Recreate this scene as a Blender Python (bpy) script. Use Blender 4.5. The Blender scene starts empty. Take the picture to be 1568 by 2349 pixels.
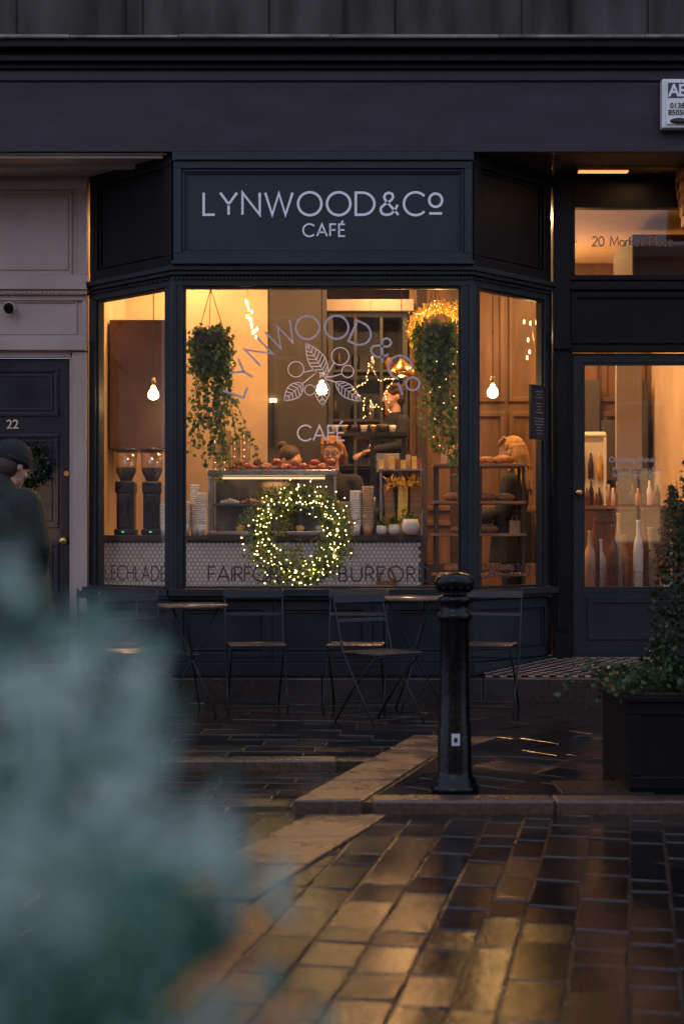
import bpy, math, random
from mathutils import Vector, Matrix
R=random.Random(7)
sc=bpy.context.scene
COL=sc.collection
rad=math.radians
# ------------------------------------------------------------------ materials
MATS={}
def mat(name,c,rough=.5,metal=0,var=.25,vs=6,bump=.1,bs=60,emit=None,es=0,rvar=.1,spec=.5,stretch=None,sss=0,coat=0):
    if name in MATS: return MATS[name]
    m=bpy.data.materials.new(name); m.use_nodes=True
    n=m.node_tree.nodes; l=m.node_tree.links; b=n['Principled BSDF']
    tc=n.new('ShaderNodeTexCoord'); mp=n.new('ShaderNodeMapping'); l.new(tc.outputs['Object'],mp.inputs[0])
    if stretch: mp.inputs['Scale'].default_value=stretch
    no=n.new('ShaderNodeTexNoise'); no.inputs['Scale'].default_value=vs; no.inputs['Detail'].default_value=6
    l.new(mp.outputs[0],no.inputs['Vector'])
    cr=n.new('ShaderNodeValToRGB'); cr.color_ramp.elements[0].position=.3; cr.color_ramp.elements[1].position=.7
    cr.color_ramp.elements[0].color=(*[x*(1-var) for x in c],1); cr.color_ramp.elements[1].color=(*[min(1,x*(1+var)) for x in c],1)
    l.new(no.outputs['Fac'],cr.inputs[0]); l.new(cr.outputs[0],b.inputs['Base Color'])
    mr=n.new('ShaderNodeMapRange'); mr.inputs['To Min'].default_value=max(.02,rough-rvar); mr.inputs['To Max'].default_value=min(1,rough+rvar)
    l.new(no.outputs['Fac'],mr.inputs['Value']); l.new(mr.outputs[0],b.inputs['Roughness'])
    b.inputs['Metallic'].default_value=metal; b.inputs['Specular IOR Level'].default_value=spec
    b.inputs['Coat Weight'].default_value=coat
    if bump>0:
        n2=n.new('ShaderNodeTexNoise'); n2.inputs['Scale'].default_value=bs; n2.inputs['Detail'].default_value=4
        l.new(mp.outputs[0],n2.inputs['Vector'])
        bp=n.new('ShaderNodeBump'); bp.inputs['Strength'].default_value=bump; bp.inputs['Distance'].default_value=.01
        l.new(n2.outputs['Fac'],bp.inputs['Height']); l.new(bp.outputs[0],b.inputs['Normal'])
    if emit:
        b.inputs['Emission Color'].default_value=(*emit,1); b.inputs['Emission Strength'].default_value=es
    if sss: b.inputs['Subsurface Weight'].default_value=sss
    MATS[name]=m; return m
def glass(name,tint=(1,1,1),refl=.9,rough=.02,base=.035):
    m=bpy.data.materials.new(name); m.use_nodes=True
    n=m.node_tree.nodes; l=m.node_tree.links; n.remove(n['Principled BSDF']); out=n['Material Output']
    tr=n.new('ShaderNodeBsdfTransparent'); tr.inputs[0].default_value=(*tint,1)
    gl=n.new('ShaderNodeBsdfGlossy'); gl.inputs['Roughness'].default_value=rough
    tc=n.new('ShaderNodeTexCoord'); no=n.new('ShaderNodeTexNoise'); no.inputs['Scale'].default_value=2.2
    bp=n.new('ShaderNodeBump'); bp.inputs['Strength'].default_value=.05; l.new(tc.outputs['Object'],no.inputs['Vector'])
    l.new(no.outputs['Fac'],bp.inputs['Height']); l.new(bp.outputs[0],gl.inputs['Normal'])
    lw=n.new('ShaderNodeLayerWeight'); lw.inputs[0].default_value=.5
    pw=n.new('ShaderNodeMath'); pw.operation='POWER'; pw.inputs[1].default_value=5; l.new(lw.outputs['Facing'],pw.inputs[0])
    mu=n.new('ShaderNodeMath'); mu.operation='MULTIPLY_ADD'; mu.inputs[1].default_value=.9*refl; mu.inputs[2].default_value=base*refl; l.new(pw.outputs[0],mu.inputs[0])
    mx=n.new('ShaderNodeMixShader'); l.new(mu.outputs[0],mx.inputs[0]); l.new(tr.outputs[0],mx.inputs[1]); l.new(gl.outputs[0],mx.inputs[2])
    l.new(mx.outputs[0],out.inputs[0]); return m
def leafmat(name,c1,c2,rough=.45,trans=.25,es=0,ns=25):
    m=bpy.data.materials.new(name); m.use_nodes=True
    n=m.node_tree.nodes; l=m.node_tree.links; b=n['Principled BSDF']
    tc=n.new('ShaderNodeTexCoord'); no=n.new('ShaderNodeTexNoise'); no.inputs['Scale'].default_value=ns; no.inputs['Detail'].default_value=2
    l.new(tc.outputs['Object'],no.inputs['Vector'])
    cr=n.new('ShaderNodeValToRGB'); cr.color_ramp.elements[0].position=.38; cr.color_ramp.elements[1].position=.62
    cr.color_ramp.elements[0].color=(*c1,1); cr.color_ramp.elements[1].color=(*c2,1)
    l.new(no.outputs['Fac'],cr.inputs[0]); l.new(cr.outputs[0],b.inputs['Base Color']); b.inputs['Roughness'].default_value=rough
    t=n.new('ShaderNodeBsdfTranslucent'); l.new(cr.outputs[0],t.inputs[0])
    mx=n.new('ShaderNodeMixShader'); mx.inputs[0].default_value=trans
    l.new(b.outputs[0],mx.inputs[1]); l.new(t.outputs[0],mx.inputs[2]); l.new(mx.outputs[0],n['Material Output'].inputs[0])
    if es: l.new(cr.outputs[0],b.inputs['Emission Color']); b.inputs['Emission Strength'].default_value=es
    return m
def wetstone(name,c,r0=.07,r1=.42,var=.45,bd=.004,patch=1.3,fb=.002,spec=.75):
    m=bpy.data.materials.new(name); m.use_nodes=True
    n=m.node_tree.nodes; l=m.node_tree.links; b=n['Principled BSDF']
    tc=n.new('ShaderNodeTexCoord')
    def noise(s,d=5,r=.6):
        q=n.new('ShaderNodeTexNoise'); q.inputs['Scale'].default_value=s; q.inputs['Detail'].default_value=d; q.inputs['Roughness'].default_value=r
        l.new(tc.outputs['Object'],q.inputs['Vector']); return q
    nf=noise(38,6,.7); nb=noise(patch,7,.65); nm=noise(14,4)
    cr=n.new('ShaderNodeValToRGB'); cr.color_ramp.elements[0].position=.3; cr.color_ramp.elements[1].position=.7
    cr.color_ramp.elements[0].color=(*[x*(1-var) for x in c],1); cr.color_ramp.elements[1].color=(*[x*(1+var) for x in c],1)
    l.new(nf.outputs['Fac'],cr.inputs[0]); l.new(cr.outputs[0],b.inputs['Base Color'])
    mr=n.new('ShaderNodeMapRange'); mr.inputs['From Min'].default_value=.42; mr.inputs['From Max'].default_value=.68
    mr.inputs['To Min'].default_value=r0; mr.inputs['To Max'].default_value=r1; l.new(nb.outputs['Fac'],mr.inputs['Value'])
    ma=n.new('ShaderNodeMath'); ma.operation='MULTIPLY_ADD'; ma.inputs[1].default_value=.10; l.new(nf.outputs['Fac'],ma.inputs[0]); l.new(mr.outputs[0],ma.inputs[2])
    sb=n.new('ShaderNodeMath'); sb.operation='SUBTRACT'; sb.inputs[1].default_value=.05; sb.use_clamp=True; l.new(ma.outputs[0],sb.inputs[0])
    l.new(sb.outputs[0],b.inputs['Roughness']); b.inputs['Specular IOR Level'].default_value=spec
    b3=n.new('ShaderNodeBump'); b3.inputs['Strength'].default_value=.7; b3.inputs['Distance'].default_value=bd; l.new(nm.outputs['Fac'],b3.inputs['Height'])
    b2=n.new('ShaderNodeBump'); b2.inputs['Strength'].default_value=.7; b2.inputs['Distance'].default_value=fb; l.new(nf.outputs['Fac'],b2.inputs['Height']); l.new(b3.outputs[0],b2.inputs['Normal'])
    l.new(b2.outputs[0],b.inputs['Normal']); return m

# ------------------------------------------------------------------ mesh builder
class MB:
    def __init__(s): s.v=[];s.f=[];s.m=[];s.s=[]
    def add(s,vs,fs,mi=0,sm=False,M=None):
        o=len(s.v)
        if M is not None: vs=[M@Vector(v) for v in vs]
        s.v+=[tuple(v) for v in vs]
        for f in fs: s.f.append([i+o for i in f]); s.m.append(mi); s.s.append(sm)
        return s
    def box(s,x0,x1,y0,y1,z0,z1,M=None,mi=0):
        vs=[(x0,y0,z0),(x1,y0,z0),(x1,y1,z0),(x0,y1,z0),(x0,y0,z1),(x1,y0,z1),(x1,y1,z1),(x0,y1,z1)]
        return s.add(vs,[(0,3,2,1),(4,5,6,7),(0,1,5,4),(1,2,6,5),(2,3,7,6),(3,0,4,7)],mi,False,M)
    def frame(s,x0,x1,z0,z1,w,y0,y1,M=None,mi=0):
        s.box(x0,x1,y0,y1,z1-w,z1,M,mi); s.box(x0,x1,y0,y1,z0,z0+w,M,mi)
        s.box(x0,x0+w,y0,y1,z0+w,z1-w,M,mi); s.box(x1-w,x1,y0,y1,z0+w,z1-w,M,mi); return s
    def cyl(s,p0,p1,r0,r1=None,n=12,mi=0,M=None,sm=True):
        r1=r0 if r1 is None else r1
        p0=Vector(p0);p1=Vector(p1); d=(p1-p0)
        if d.length<1e-6: return s
        d.normalize(); a=Vector((0,0,1)) if abs(d.z)<.9 else Vector((1,0,0)); u=d.cross(a).normalized(); w=d.cross(u)
        vs=[]
        for p,r in ((p0,r0),(p1,r1)):
            for i in range(n):
                t=2*math.pi*i/n; vs.append(p+u*math.cos(t)*r+w*math.sin(t)*r)
        s.add(vs,[(i,(i+1)%n,n+(i+1)%n,n+i) for i in range(n)],mi,sm,M)
        s.add(vs,[tuple(range(n))[::-1],tuple(range(n,2*n))],mi,False,M); return s
    def tube(s,pts,r,n=8,closed=False,mi=0,M=None):
        P=[Vector(p) for p in pts]; N=len(P); vs=[]; a=None
        rr=r if isinstance(r,(list,tuple)) else [r]*N
        for i in range(N):
            d=(P[(i+1)%N]-P[i-1]) if closed or 0<i<N-1 else (P[1]-P[0] if i==0 else P[-1]-P[-2])
            d.normalize()
            if a is None: a=Vector((0,0,1)) if abs(d.z)<.9 else Vector((1,0,0))
            u=d.cross(a).normalized(); w=d.cross(u).normalized()
            for k in range(n):
                t=2*math.pi*k/n; vs.append(P[i]+u*math.cos(t)*rr[i]+w*math.sin(t)*rr[i])
        fs=[]
        for i in range(N if closed else N-1):
            j=(i+1)%N
            for k in range(n): fs.append((i*n+k,i*n+(k+1)%n,j*n+(k+1)%n,j*n+k))
        if not closed: fs+= [tuple(range(n))[::-1],tuple(range((N-1)*n,N*n))]
        return s.add(vs,fs,mi,True,M)
    def lathe(s,prof,cx=0,cy=0,n=28,mi=0,M=None,sm=True):
        vs=[];N=len(prof)
        for r,z in prof:
            for k in range(n):
                t=2*math.pi*k/n; vs.append((cx+r*math.cos(t),cy+r*math.sin(t),z))
        fs=[(i*n+k,i*n+(k+1)%n,(i+1)*n+(k+1)%n,(i+1)*n+k) for i in range(N-1) for k in range(n)]
        if prof[0][0]>1e-4: fs.append(tuple(range(n))[::-1])
        if prof[-1][0]>1e-4: fs.append(tuple(range((N-1)*n,N*n)))
        return s.add(vs,fs,mi,sm,M)
    def sph(s,c,r,nu=12,nv=8,mi=0,M=None):
        if not isinstance(r,(tuple,list)): r=(r,r,r)
        vs=[(c[0],c[1],c[2]+r[2])]
        for i in range(1,nv):
            p=math.pi*i/nv
            for k in range(nu):
                t=2*math.pi*k/nu; vs.append((c[0]+r[0]*math.sin(p)*math.cos(t),c[1]+r[1]*math.sin(p)*math.sin(t),c[2]+r[2]*math.cos(p)))
        vs.append((c[0],c[1],c[2]-r[2])); e=len(vs)-1; fs=[]
        for k in range(nu): fs.append((0,1+k,1+(k+1)%nu)); fs.append((e,1+(nv-2)*nu+(k+1)%nu,1+(nv-2)*nu+k))
        for i in range(nv-2):
            for k in range(nu): fs.append((1+i*nu+k,1+(i+1)*nu+k,1+(i+1)*nu+(k+1)%nu,1+i*nu+(k+1)%nu))
        return s.add(vs,fs,mi,True,M)
    def cap(s,p0,p1,r0,r1=None,M=None,n=12):
        r1=r0 if r1 is None else r1
        s.cyl(p0,p1,r0,r1,n,0,M); s.sph(p0,r0,n,8,0,M); s.sph(p1,r1,n,8,0,M); return s
    def leaf(s,p,size,rng,down=0.,asp=.55,mi=0):
        d=Vector((rng.gauss(0,1),rng.gauss(0,1),rng.gauss(0,1)-down)).normalized()
        a=Vector((rng.gauss(0,1),rng.gauss(0,1),rng.gauss(0,1)))
        u=d.cross(a)
        if u.length<1e-3: u=Vector((1,0,0))
        u.normalize(); nn=d.cross(u); L=size*rng.uniform(.7,1.25); w=L*asp; p=Vector(p)
        vs=[p,p+d*L*.35+u*w*.5+nn*L*.08,p+d*L*.45,p+d*L*.35-u*w*.5+nn*L*.08,p+d*L-nn*L*.06]
        s.add(vs,[(0,1,2),(0,2,3),(1,4,2),(2,4,3)],mi,False); return s
    def obj(s,name,mats,parent=None,label=None,cat=None,group=None,kind=None,bevel=0,origin=None):
        me=bpy.data.meshes.new(name)
        O=Vector(origin) if origin is not None else Vector((0,0,0))
        if origin is None and parent is None and s.v:
            xs=[v[0] for v in s.v];ys=[v[1] for v in s.v];zs=[v[2] for v in s.v]
            if kind is None: O=Vector(((min(xs)+max(xs))/2,(min(ys)+max(ys))/2,min(zs)))
        me.from_pydata([(v[0]-O.x,v[1]-O.y,v[2]-O.z) for v in s.v],[],s.f)
        if not isinstance(mats,(list,tuple)): mats=[mats]
        for m in mats: me.materials.append(m)
        me.polygons.foreach_set('material_index',s.m); me.polygons.foreach_set('use_smooth',s.s); me.update()
        o=bpy.data.objects.new(name,me); COL.objects.link(o); o.location=O
        if bevel:
            b=o.modifiers.new('bevel','BEVEL'); b.width=bevel; b.segments=2; b.limit_method='ANGLE'; b.angle_limit=rad(40)
        deco(o,parent,label,cat,group,kind); return o
def deco(o,parent=None,label=None,cat=None,group=None,kind=None):
    if parent is not None:
        o.parent=parent; q=parent
        M=Matrix.Identity(4)
        chain=[]
        while q is not None: chain.append(q); q=q.parent
        for q in reversed(chain): M=M@q.matrix_parent_inverse@q.matrix_basis
        o.matrix_parent_inverse=M.inverted()
    if label: o['label']=label
    if cat: o['category']=cat
    if group: o['group']=group
    if kind: o['kind']=kind
def thing(name,label,cat,loc=(0,0,0),group=None):
    o=bpy.data.objects.new(name,None); COL.objects.link(o); o.location=loc; o.empty_display_size=.1
    deco(o,None,label,cat,group); return o
def copy_thing(root,loc,rz=0,scale=None,label=None):
    n=root.copy(); COL.objects.link(n); n.location=loc; n.rotation_euler=(0,0,rz)
    if scale: n.scale=scale if isinstance(scale,tuple) else (scale,)*3
    if label: n['label']=label
    def rec(a,b):
        for c in a.children:
            k=c.copy(); COL.objects.link(k); k.parent=b; k.matrix_parent_inverse=c.matrix_parent_inverse.copy(); rec(c,k)
    rec(root,n); return n
def bfont(name,txt,size,x,y,z,m,parent,align='LEFT',M=None,sx=1,ext=.001,label=None,off=0):
    cu=bpy.data.curves.new(name,'FONT'); cu.body=txt; cu.size=size; cu.align_x=align; cu.extrude=ext; cu.offset=off
    t=bpy.data.objects.new(name+'_tmp',cu); COL.objects.link(t)
    bpy.context.view_layer.update()
    me=bpy.data.meshes.new_from_object(t.evaluated_get(bpy.context.evaluated_depsgraph_get()))
    bpy.data.objects.remove(t)
    X=(M or Matrix.Identity(4))@Matrix.Translation((x,y,z))@Matrix.Rotation(rad(90),4,'X')@Matrix.Diagonal((sx,1,1,1))
    me.transform(X); me.materials.clear(); me.materials.append(m)
    o=bpy.data.objects.new(name,me); COL.objects.link(o); deco(o,parent,label); return o
def light(kind,loc,e,c,parent=None,size=.05,rot=None,name='lamp_light'):
    L=bpy.data.lights.new(name,kind); L.energy=e; L.color=c
    if kind=='AREA': L.shape='DISK'; L.size=size
    else: L.shadow_soft_size=size
    o=bpy.data.objects.new(name,L); COL.objects.link(o); o.location=loc
    if rot: o.rotation_euler=rot
    if parent: deco(o,parent)
    return o
# stroke lettering -------------------------------------------------
def arc(cx,cy,rx,ry,a0,a1,n=14): return [(cx+rx*math.cos(rad(a0+(a1-a0)*i/n)),cy+ry*math.sin(rad(a0+(a1-a0)*i/n))) for i in range(n+1)]
G={'L':(.5,[[(0,1),(0,0),(.5,0)]]),'Y':(.76,[[(0,1),(.38,.48),(.76,1)],[(.38,.48),(.38,0)]]),
'N':(.78,[[(0,0),(0,1),(.78,0),(.78,1)]]),'W':(1.24,[[(0,1),(.32,0),(.62,.97),(.92,0),(1.24,1)]]),
'O':(1.06,[arc(.53,.5,.53,.52,0,360,32)]),'D':(.84,[[(0,1)]+arc(.3,.5,.54,.5,90,-90,18)+[(0,0),(0,1)]]),
'&':(.84,[[(.84,0),(.25,.66),(.19,.8),(.26,.94),(.41,1.0),(.56,.94),(.6,.8),(.52,.66),(.2,.46),(.06,.33),(.03,.2),(.1,.06),(.28,-.01),(.5,.03),(.68,.2),(.8,.45)]]),
'C':(.9,[arc(.53,.5,.53,.52,42,318,26)]),'A':(.84,[[(0,0),(.42,1),(.84,0)],[(.14,.33),(.7,.33)]]),
'F':(.48,[[(0,0),(0,1),(.5,1)],[(0,.52),(.45,.52)]]),'E':(.5,[[(.5,0),(0,0),(0,1),(.5,1)],[(0,.52),(.46,.52)]]),
'É':(.5,[[(.5,0),(0,0),(0,1),(.5,1)],[(0,.52),(.46,.52)],[(.18,1.12),(.36,1.3)]]),
'I':(.1,[[(.05,0),(.05,1)]]),'R':(.55,[[(0,0),(0,1)]+arc(.26,.74,.26,.26,90,-90,10)+[(0,.48)],[(.24,.48),(.58,0)]]),
'B':(.58,[[(0,.52)]+arc(.24,.76,.24,.24,-90,90,10)+[(0,1),(0,0)]+arc(.28,.26,.28,.26,-90,90,10)+[(0,.52)]]),
'U':(.72,[[(0,1)]+arc(.36,.36,.36,.37,180,360,14)+[(.72,1)]]),'H':(.72,[[(0,0),(0,1)],[(.72,0),(.72,1)],[(0,.52),(.72,.52)]]),
'T':(.64,[[(0,1),(.64,1)],[(.32,1),(.32,0)]]),'º':(.58,[arc(.29,.66,.29,.3,0,360,24),[(0,.06),(.58,.06)]]),' ':(.35,[]),
'·':(.1,[[(0,.5),(.1,.5)]]),
'2':(.52,[arc(.26,.73,.25,.27,165,-35,12)+[(0,0),(.54,0)]]),'0':(.58,[arc(.29,.5,.28,.51,0,360,24)]),
'M':(.9,[[(0,0),(.08,1),(.45,.12),(.82,1),(.9,0)]]),'P':(.5,[[(0,0),(0,1)]+arc(.24,.73,.26,.27,90,-90,10)+[(0,.46)]]),
'a':(.44,[arc(.21,.3,.21,.32,40,320,14),[(.42,.62),(.42,0)]]),'r':(.28,[[(0,0),(0,.62)],[(0,.38),(.1,.57),(.28,.62)]]),
'k':(.42,[[(0,0),(0,1.02)],[(.38,.62),(0,.3),(.42,0)]]),'e':(.46,[[(.02,.34),(.45,.34)]+arc(.23,.31,.22,.32,8,310,16)]),
't':(.3,[[(.12,.85),(.12,.12),(.2,0),(.3,.02)],[(0,.62),(.3,.62)]]),'l':(.06,[[(.03,0),(.03,1.02)]]),'c':(.4,[arc(.22,.31,.22,.32,50,310,14)])}
def ribbon(mb,pts,w,T,th=.003,mi=0):
    P=[Vector(p) for p in pts]; closed=(P[0]-P[-1]).length<1e-5
    if closed: P=P[:-1]
    N=len(P); Lf=[];Rt=[]
    for i in range(N):
        a=P[i]-P[i-1] if (i>0 or closed) else P[1]-P[0]
        b=P[(i+1)%N]-P[i] if (i<N-1 or closed) else P[-1]-P[-2]
        a=a.normalized(); b=b.normalized(); na=Vector((-a.y,a.x)); nb=Vector((-b.y,b.x)); m=(na+nb)
        m=m.normalized() if m.length>1e-4 else na
        k=w/2/max(.4,m.dot(na)); Lf.append(P[i]+m*k); Rt.append(P[i]-m*k)
    vs=[]
    for i in range(N):
        for q in (Lf[i],Rt[i]):
            vs.append(T(q.x,q.y,0)); vs.append(T(q.x,q.y,-th))
    fs=[]
    for i in range(N if closed else N-1):
        j=(i+1)%N; a=i*4;b=j*4
        fs+=[(a+1,a+3,b+3,b+1),(a,a+1,b+1,b),(a+3,a+2,b+2,b+3),(a,b,b+2,a+2)]
    if not closed: fs+=[(0,2,3,1),((N-1)*4,(N-1)*4+1,(N-1)*4+3,(N-1)*4+2)]
    mb.add(vs,fs,mi)
def strokes(mb,txt,x0,x1,z,cap,w,y,M=None,th=.003):
    tot=sum(G[c][0] for c in txt); g=((x1-x0)/cap-tot)/max(1,len(txt)-1); x=x0
    M=M or Matrix.Identity(4)
    for c in txt:
        for pl in G[c][1]:
            ribbon(mb,[(x+p[0]*cap,z+p[1]*cap) for p in pl],w,lambda a,b,t:M@Vector((a,y+t,b)),th)
        x+=(G[c][0]+g)*cap

# palette -----------------------------------------------------------
SLATE=mat('slate_paint',(.018,.022,.026),.42,var=.25,vs=3,bump=.12,bs=35,spec=.33)
SIGNP=mat('sign_paint',(.020,.031,.039),.5,var=.2,vs=2.5,bump=.15,bs=50,spec=.33)
FASC=mat('fascia_paint',(.036,.031,.040),.55,var=.3,vs=2,bump=.2,bs=40,stretch=(1,1,3),spec=.33)
DARKP=mat('dark_paint',(.006,.006,.007),.45,var=.3,vs=4,spec=.2)
STONE=mat('weathered_stone',(.050,.048,.044),.85,var=.7,vs=1.8,bump=.5,bs=18,stretch=(2.5,2.5,.5))
STONEL=mat('pale_ledge_stone',(.25,.22,.19),.8,var=.5,vs=5,bump=.5,bs=30)
CREAM=mat('cream_paint',(.44,.35,.31),.55,var=.14,vs=2.5,bump=.15,bs=30,stretch=(1,1,.5))
BLUED=mat('blue_door_paint',(.008,.012,.028),.18,var=.3,vs=4,bump=.08,coat=.3)
WHITEV=mat('white_vinyl',(.95,.93,1.0),.5,var=.01,bump=0)
VINYL2=leafmat('frosted_vinyl',(.60,.58,.63),(.68,.64,.70),.5,.24); VINYLW=leafmat('white_window_vinyl',(.9,.87,.9),(.9,.87,.9),.5,.38)
GREYV=mat('grey_vinyl',(.05,.045,.05),.5,var=.1,bump=0)
PLAST=mat('beige_plaster',(.50,.37,.26),.75,var=.28,vs=1.1,bump=.2,bs=14)
WALLD=mat('dark_interior_paint',(.05,.045,.045),.6,var=.2,vs=2)
BROWNP=mat('brown_panelling',(.15,.082,.042),.45,var=.35,vs=3,stretch=(3,3,.5))
WOOD=mat('oak_wood',(.28,.14,.055),.5,var=.4,vs=5,stretch=(1,8,8))
DWOOD=mat('dark_wood',(.05,.028,.016),.4,var=.35,vs=5,stretch=(1,8,8))
TILE=mat('white_tile',(.66,.62,.60),.25,var=.12,vs=14,bump=.03)
GROUT=mat('dark_grout',(.09,.075,.075),.8)
BLACKM=mat('black_metal',(.012,.012,.013),.3,metal=.2,var=.3,bump=.15,bs=90)
IRON=mat('painted_cast_iron',(.003,.003,.004),.22,var=.3,vs=12,bump=.3,bs=50,coat=.1,spec=.3)
STEEL=mat('brushed_steel',(.6,.58,.56),.28,metal=1,var=.1,bump=.03)
BRASS=mat('brass',(.75,.5,.2),.25,metal=1,var=.1,bump=.02)
PAPER=mat('white_paper_cup',(.75,.70,.64),.6,var=.06)
CERAM=mat('white_ceramic',(.75,.72,.68),.25,var=.05)
CRUST=mat('baked_crust',(.32,.12,.035),.5,var=.5,vs=30,bump=.5)
RED=mat('glazed_pastry',(.22,.035,.02),.25,var=.5,vs=40,bump=.4)
YEL=mat('yellow_packaging',(.80,.50,.07),.4,var=.25,vs=20)
SKIN=mat('skin',(.60,.34,.24),.5,var=.06,bump=.05,sss=.05)
BLKC=mat('black_fabric',(.014,.014,.016),.85,var=.3,bump=.4,bs=120)
GRNC=mat('green_waxed_coat',(.010,.018,.012),.75,var=.4,vs=8,bump=.4,bs=90)
DNM=mat('dark_denim',(.015,.018,.03),.85,bump=.4,bs=150)
BLOND=mat('blond_hair',(.46,.25,.085),.45,var=.55,vs=18,bump=.9,bs=50,stretch=(6,6,.6))
GINGER=mat('ginger_hair',(.30,.12,.042),.5,var=.5,vs=18,bump=.9,bs=50,stretch=(6,6,.6))
BRUN=mat('dark_brown_hair',(.05,.025,.014),.45,var=.45,vs=18,bump=.8,bs=50,stretch=(6,6,.6))
IVY=leafmat('ivy_leaf',(.05,.10,.02),(.20,.28,.06),trans=.4)
FIR=leafmat('wreath_leaf',(.045,.095,.02),(.16,.23,.05),trans=.35)
BOXL=leafmat('box_leaf',(.008,.024,.010),(.028,.055,.02),rough=.3)
NEARL=leafmat('blue_green_leaf',(.04,.17,.10),(.26,.44,.34),rough=.55,trans=.35,ns=7)
GOLDL=leafmat('glowing_gold_leaf',(.55,.30,.03),(.95,.65,.12),trans=.5,es=.3)  # faint emission in the leaves stands in for lamp light on them
TWIG=mat('twig_bark',(.07,.045,.03),.8)
GLASSW=glass('window_glass',(.96,.96,.95),1.0,base=.075)
GLASSC=glass('case_glass',(.93,.95,.95),1.2)
HOPG=glass('hopper_glass',(.80,.78,.74),2.0,.08,.09)
BULB=mat('bulb_glow',(1,.8,.5),.4,bump=0,emit=(1,.58,.20),es=95)
BULB2=mat('soft_bulb_glow',(1,.8,.5),.4,bump=0,emit=(1,.50,.16),es=14)
FAIRY=mat('fairy_glow',(1,.8,.5),.4,bump=0,emit=(1,.66,.25),es=19)
STARG=mat('star_glow',(1,.8,.5),.4,bump=0,emit=(1,.60,.20),es=8)
DOWN=mat('downlight_glow',(1,.8,.6),.4,bump=0,emit=(1,.65,.35),es=6)
WARM=(1,.52,.19)
# ------------------------------------------------------------------ setting
ZG=-.18; ZS=-.235
MB().add([(-120,-120,-.28),(120,-120,-.28),(120,120,-.28),(-120,120,-.28)],[(0,1,2,3)]).obj('ground',mat('wet_asphalt',(.045,.043,.042),.4,bump=.4,bs=30),kind='structure')
JOINT=wetstone('wet_joint_grit',(.045,.030,.021),.20,.42,bd=.003,fb=.003)
ST=[wetstone('wet_sett_a',(.008,.007,.0065),.045,.17,bd=.0028,fb=.0013,patch=2.2),wetstone('wet_sett_b',(.015,.011,.009),.06,.22,bd=.0036,fb=.0016,patch=2.2),wetstone('wet_sett_c',(.006,.005,.005),.035,.14,bd=.0022,fb=.0010,patch=2.2)]
PV=[wetstone('wet_flag_a',(.014,.011,.010),.07,.25,bd=.0032,fb=.0014),wetstone('wet_flag_b',(.026,.019,.015),.09,.30,bd=.004,fb=.0018),wetstone('wet_flag_c',(.010,.008,.008),.05,.22,bd=.0028,fb=.0012)]
def clip(poly,reg):
    out=poly
    for i in range(len(reg)):
        a=Vector(reg[i]);b=Vector(reg[(i+1)%len(reg)]); e=b-a
        inside=lambda p:e.x*(p[1]-a.y)-e.y*(p[0]-a.x)>=0
        inp=out; out=[]
        for j in range(len(inp)):
            p=inp[j];q=inp[(j+1)%len(inp)]; ip,iq=inside(p),inside(q)
            if ip: out.append(p)
            if ip!=iq:
                d=(q[0]-p[0],q[1]-p[1]); den=e.x*d[1]-e.y*d[0]
                t=(-(e.x*(p[1]-a.y)-e.y*(p[0]-a.x)))/den if abs(den)>1e-9 else 0
                out.append((p[0]+d[0]*t,p[1]+d[1]*t))
        if len(out)<3: return []
    return out
def setts(mb,reg,ang,bl,bw,z,rng,tilt=.012,gap=.0035,lv=.3,dz=.0018,gx=1.0):
    c,s=math.cos(rad(ang)),math.sin(rad(ang))
    xs=[p[0]*c+p[1]*s for p in reg]; ys=[-p[0]*s+p[1]*c for p in reg]
    v=min(ys)-bw
    while v<max(ys)+bw:
        u=min(xs)-bl*rng.uniform(.2,1.2); row=bw*rng.uniform(.82,1.18)
        while u<max(xs)+bl:
            L=bl*rng.uniform(1-lv,1+lv); ge=gap*gx
            q=[(u+ge,v+gap),(u+L-ge,v+gap),(u+L-ge,v+row-gap),(u+ge,v+row-gap)]
            q=[(a+rng.uniform(-1,1)*ge*.8,b+rng.uniform(-1,1)*gap*.9) for a,b in q]
            w=[(a*c-b*s,a*s+b*c) for a,b in q]; w=clip(w,reg); u+=L
            if len(w)<3: continue
            cx=sum(p[0] for p in w)/len(w); cy=sum(p[1] for p in w)/len(w)
            tx,ty=rng.gauss(0,tilt),rng.gauss(0,tilt); h=rng.uniform(-dz,dz); n=len(w)
            def zz(p,o): return z+h+o+(p[0]-cx)*tx+(p[1]-cy)*ty
            r0=[(p[0],p[1],z-.03) for p in w]; r1=[(p[0],p[1],zz(p,-.003)) for p in w]
            ins=[]
            for p in w:
                d=math.hypot(p[0]-cx,p[1]-cy) or 1; k=min(.3,.007/d); ins.append((p[0]+(cx-p[0])*k,p[1]+(cy-p[1])*k))
            r2=[(p[0],p[1],zz(p,0)) for p in ins]
            fs=[tuple(range(2*n,3*n))]
            for i in range(n):
                j=(i+1)%n; fs+=[(i,j,n+j,n+i),(n+i,n+j,2*n+j,2*n+i)]
            mb.add(r0+r1+r2,fs,rng.choice((0,0,1,2,2)))
        v+=row
DG=lambda yy:-.206+(yy+4.27)*(.36/1.24)
MB().add([(-30,-24,ZS-.005),(30,-24,ZS-.005),(30,-2.5,ZS-.005),(-30,-2.5,ZS-.005)],[(0,1,2,3)]).obj('street',JOINT,kind='structure')
rg=random.Random(2); mb=MB()
setts(mb,[(-5,-12),(5,-12),(5,-4.295),(-5,-4.295)],79,.30,.150,ZS,rg,tilt=.013,gap=.0042,gx=.35,lv=.45,dz=.0014)
setts(mb,[(-5,-4.295),(DG(-4.295)-.01,-4.295),(DG(-3.06)-.01,-3.06),(-5,-3.06)],-4,.34,.17,ZS,rg,tilt=.011)
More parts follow.
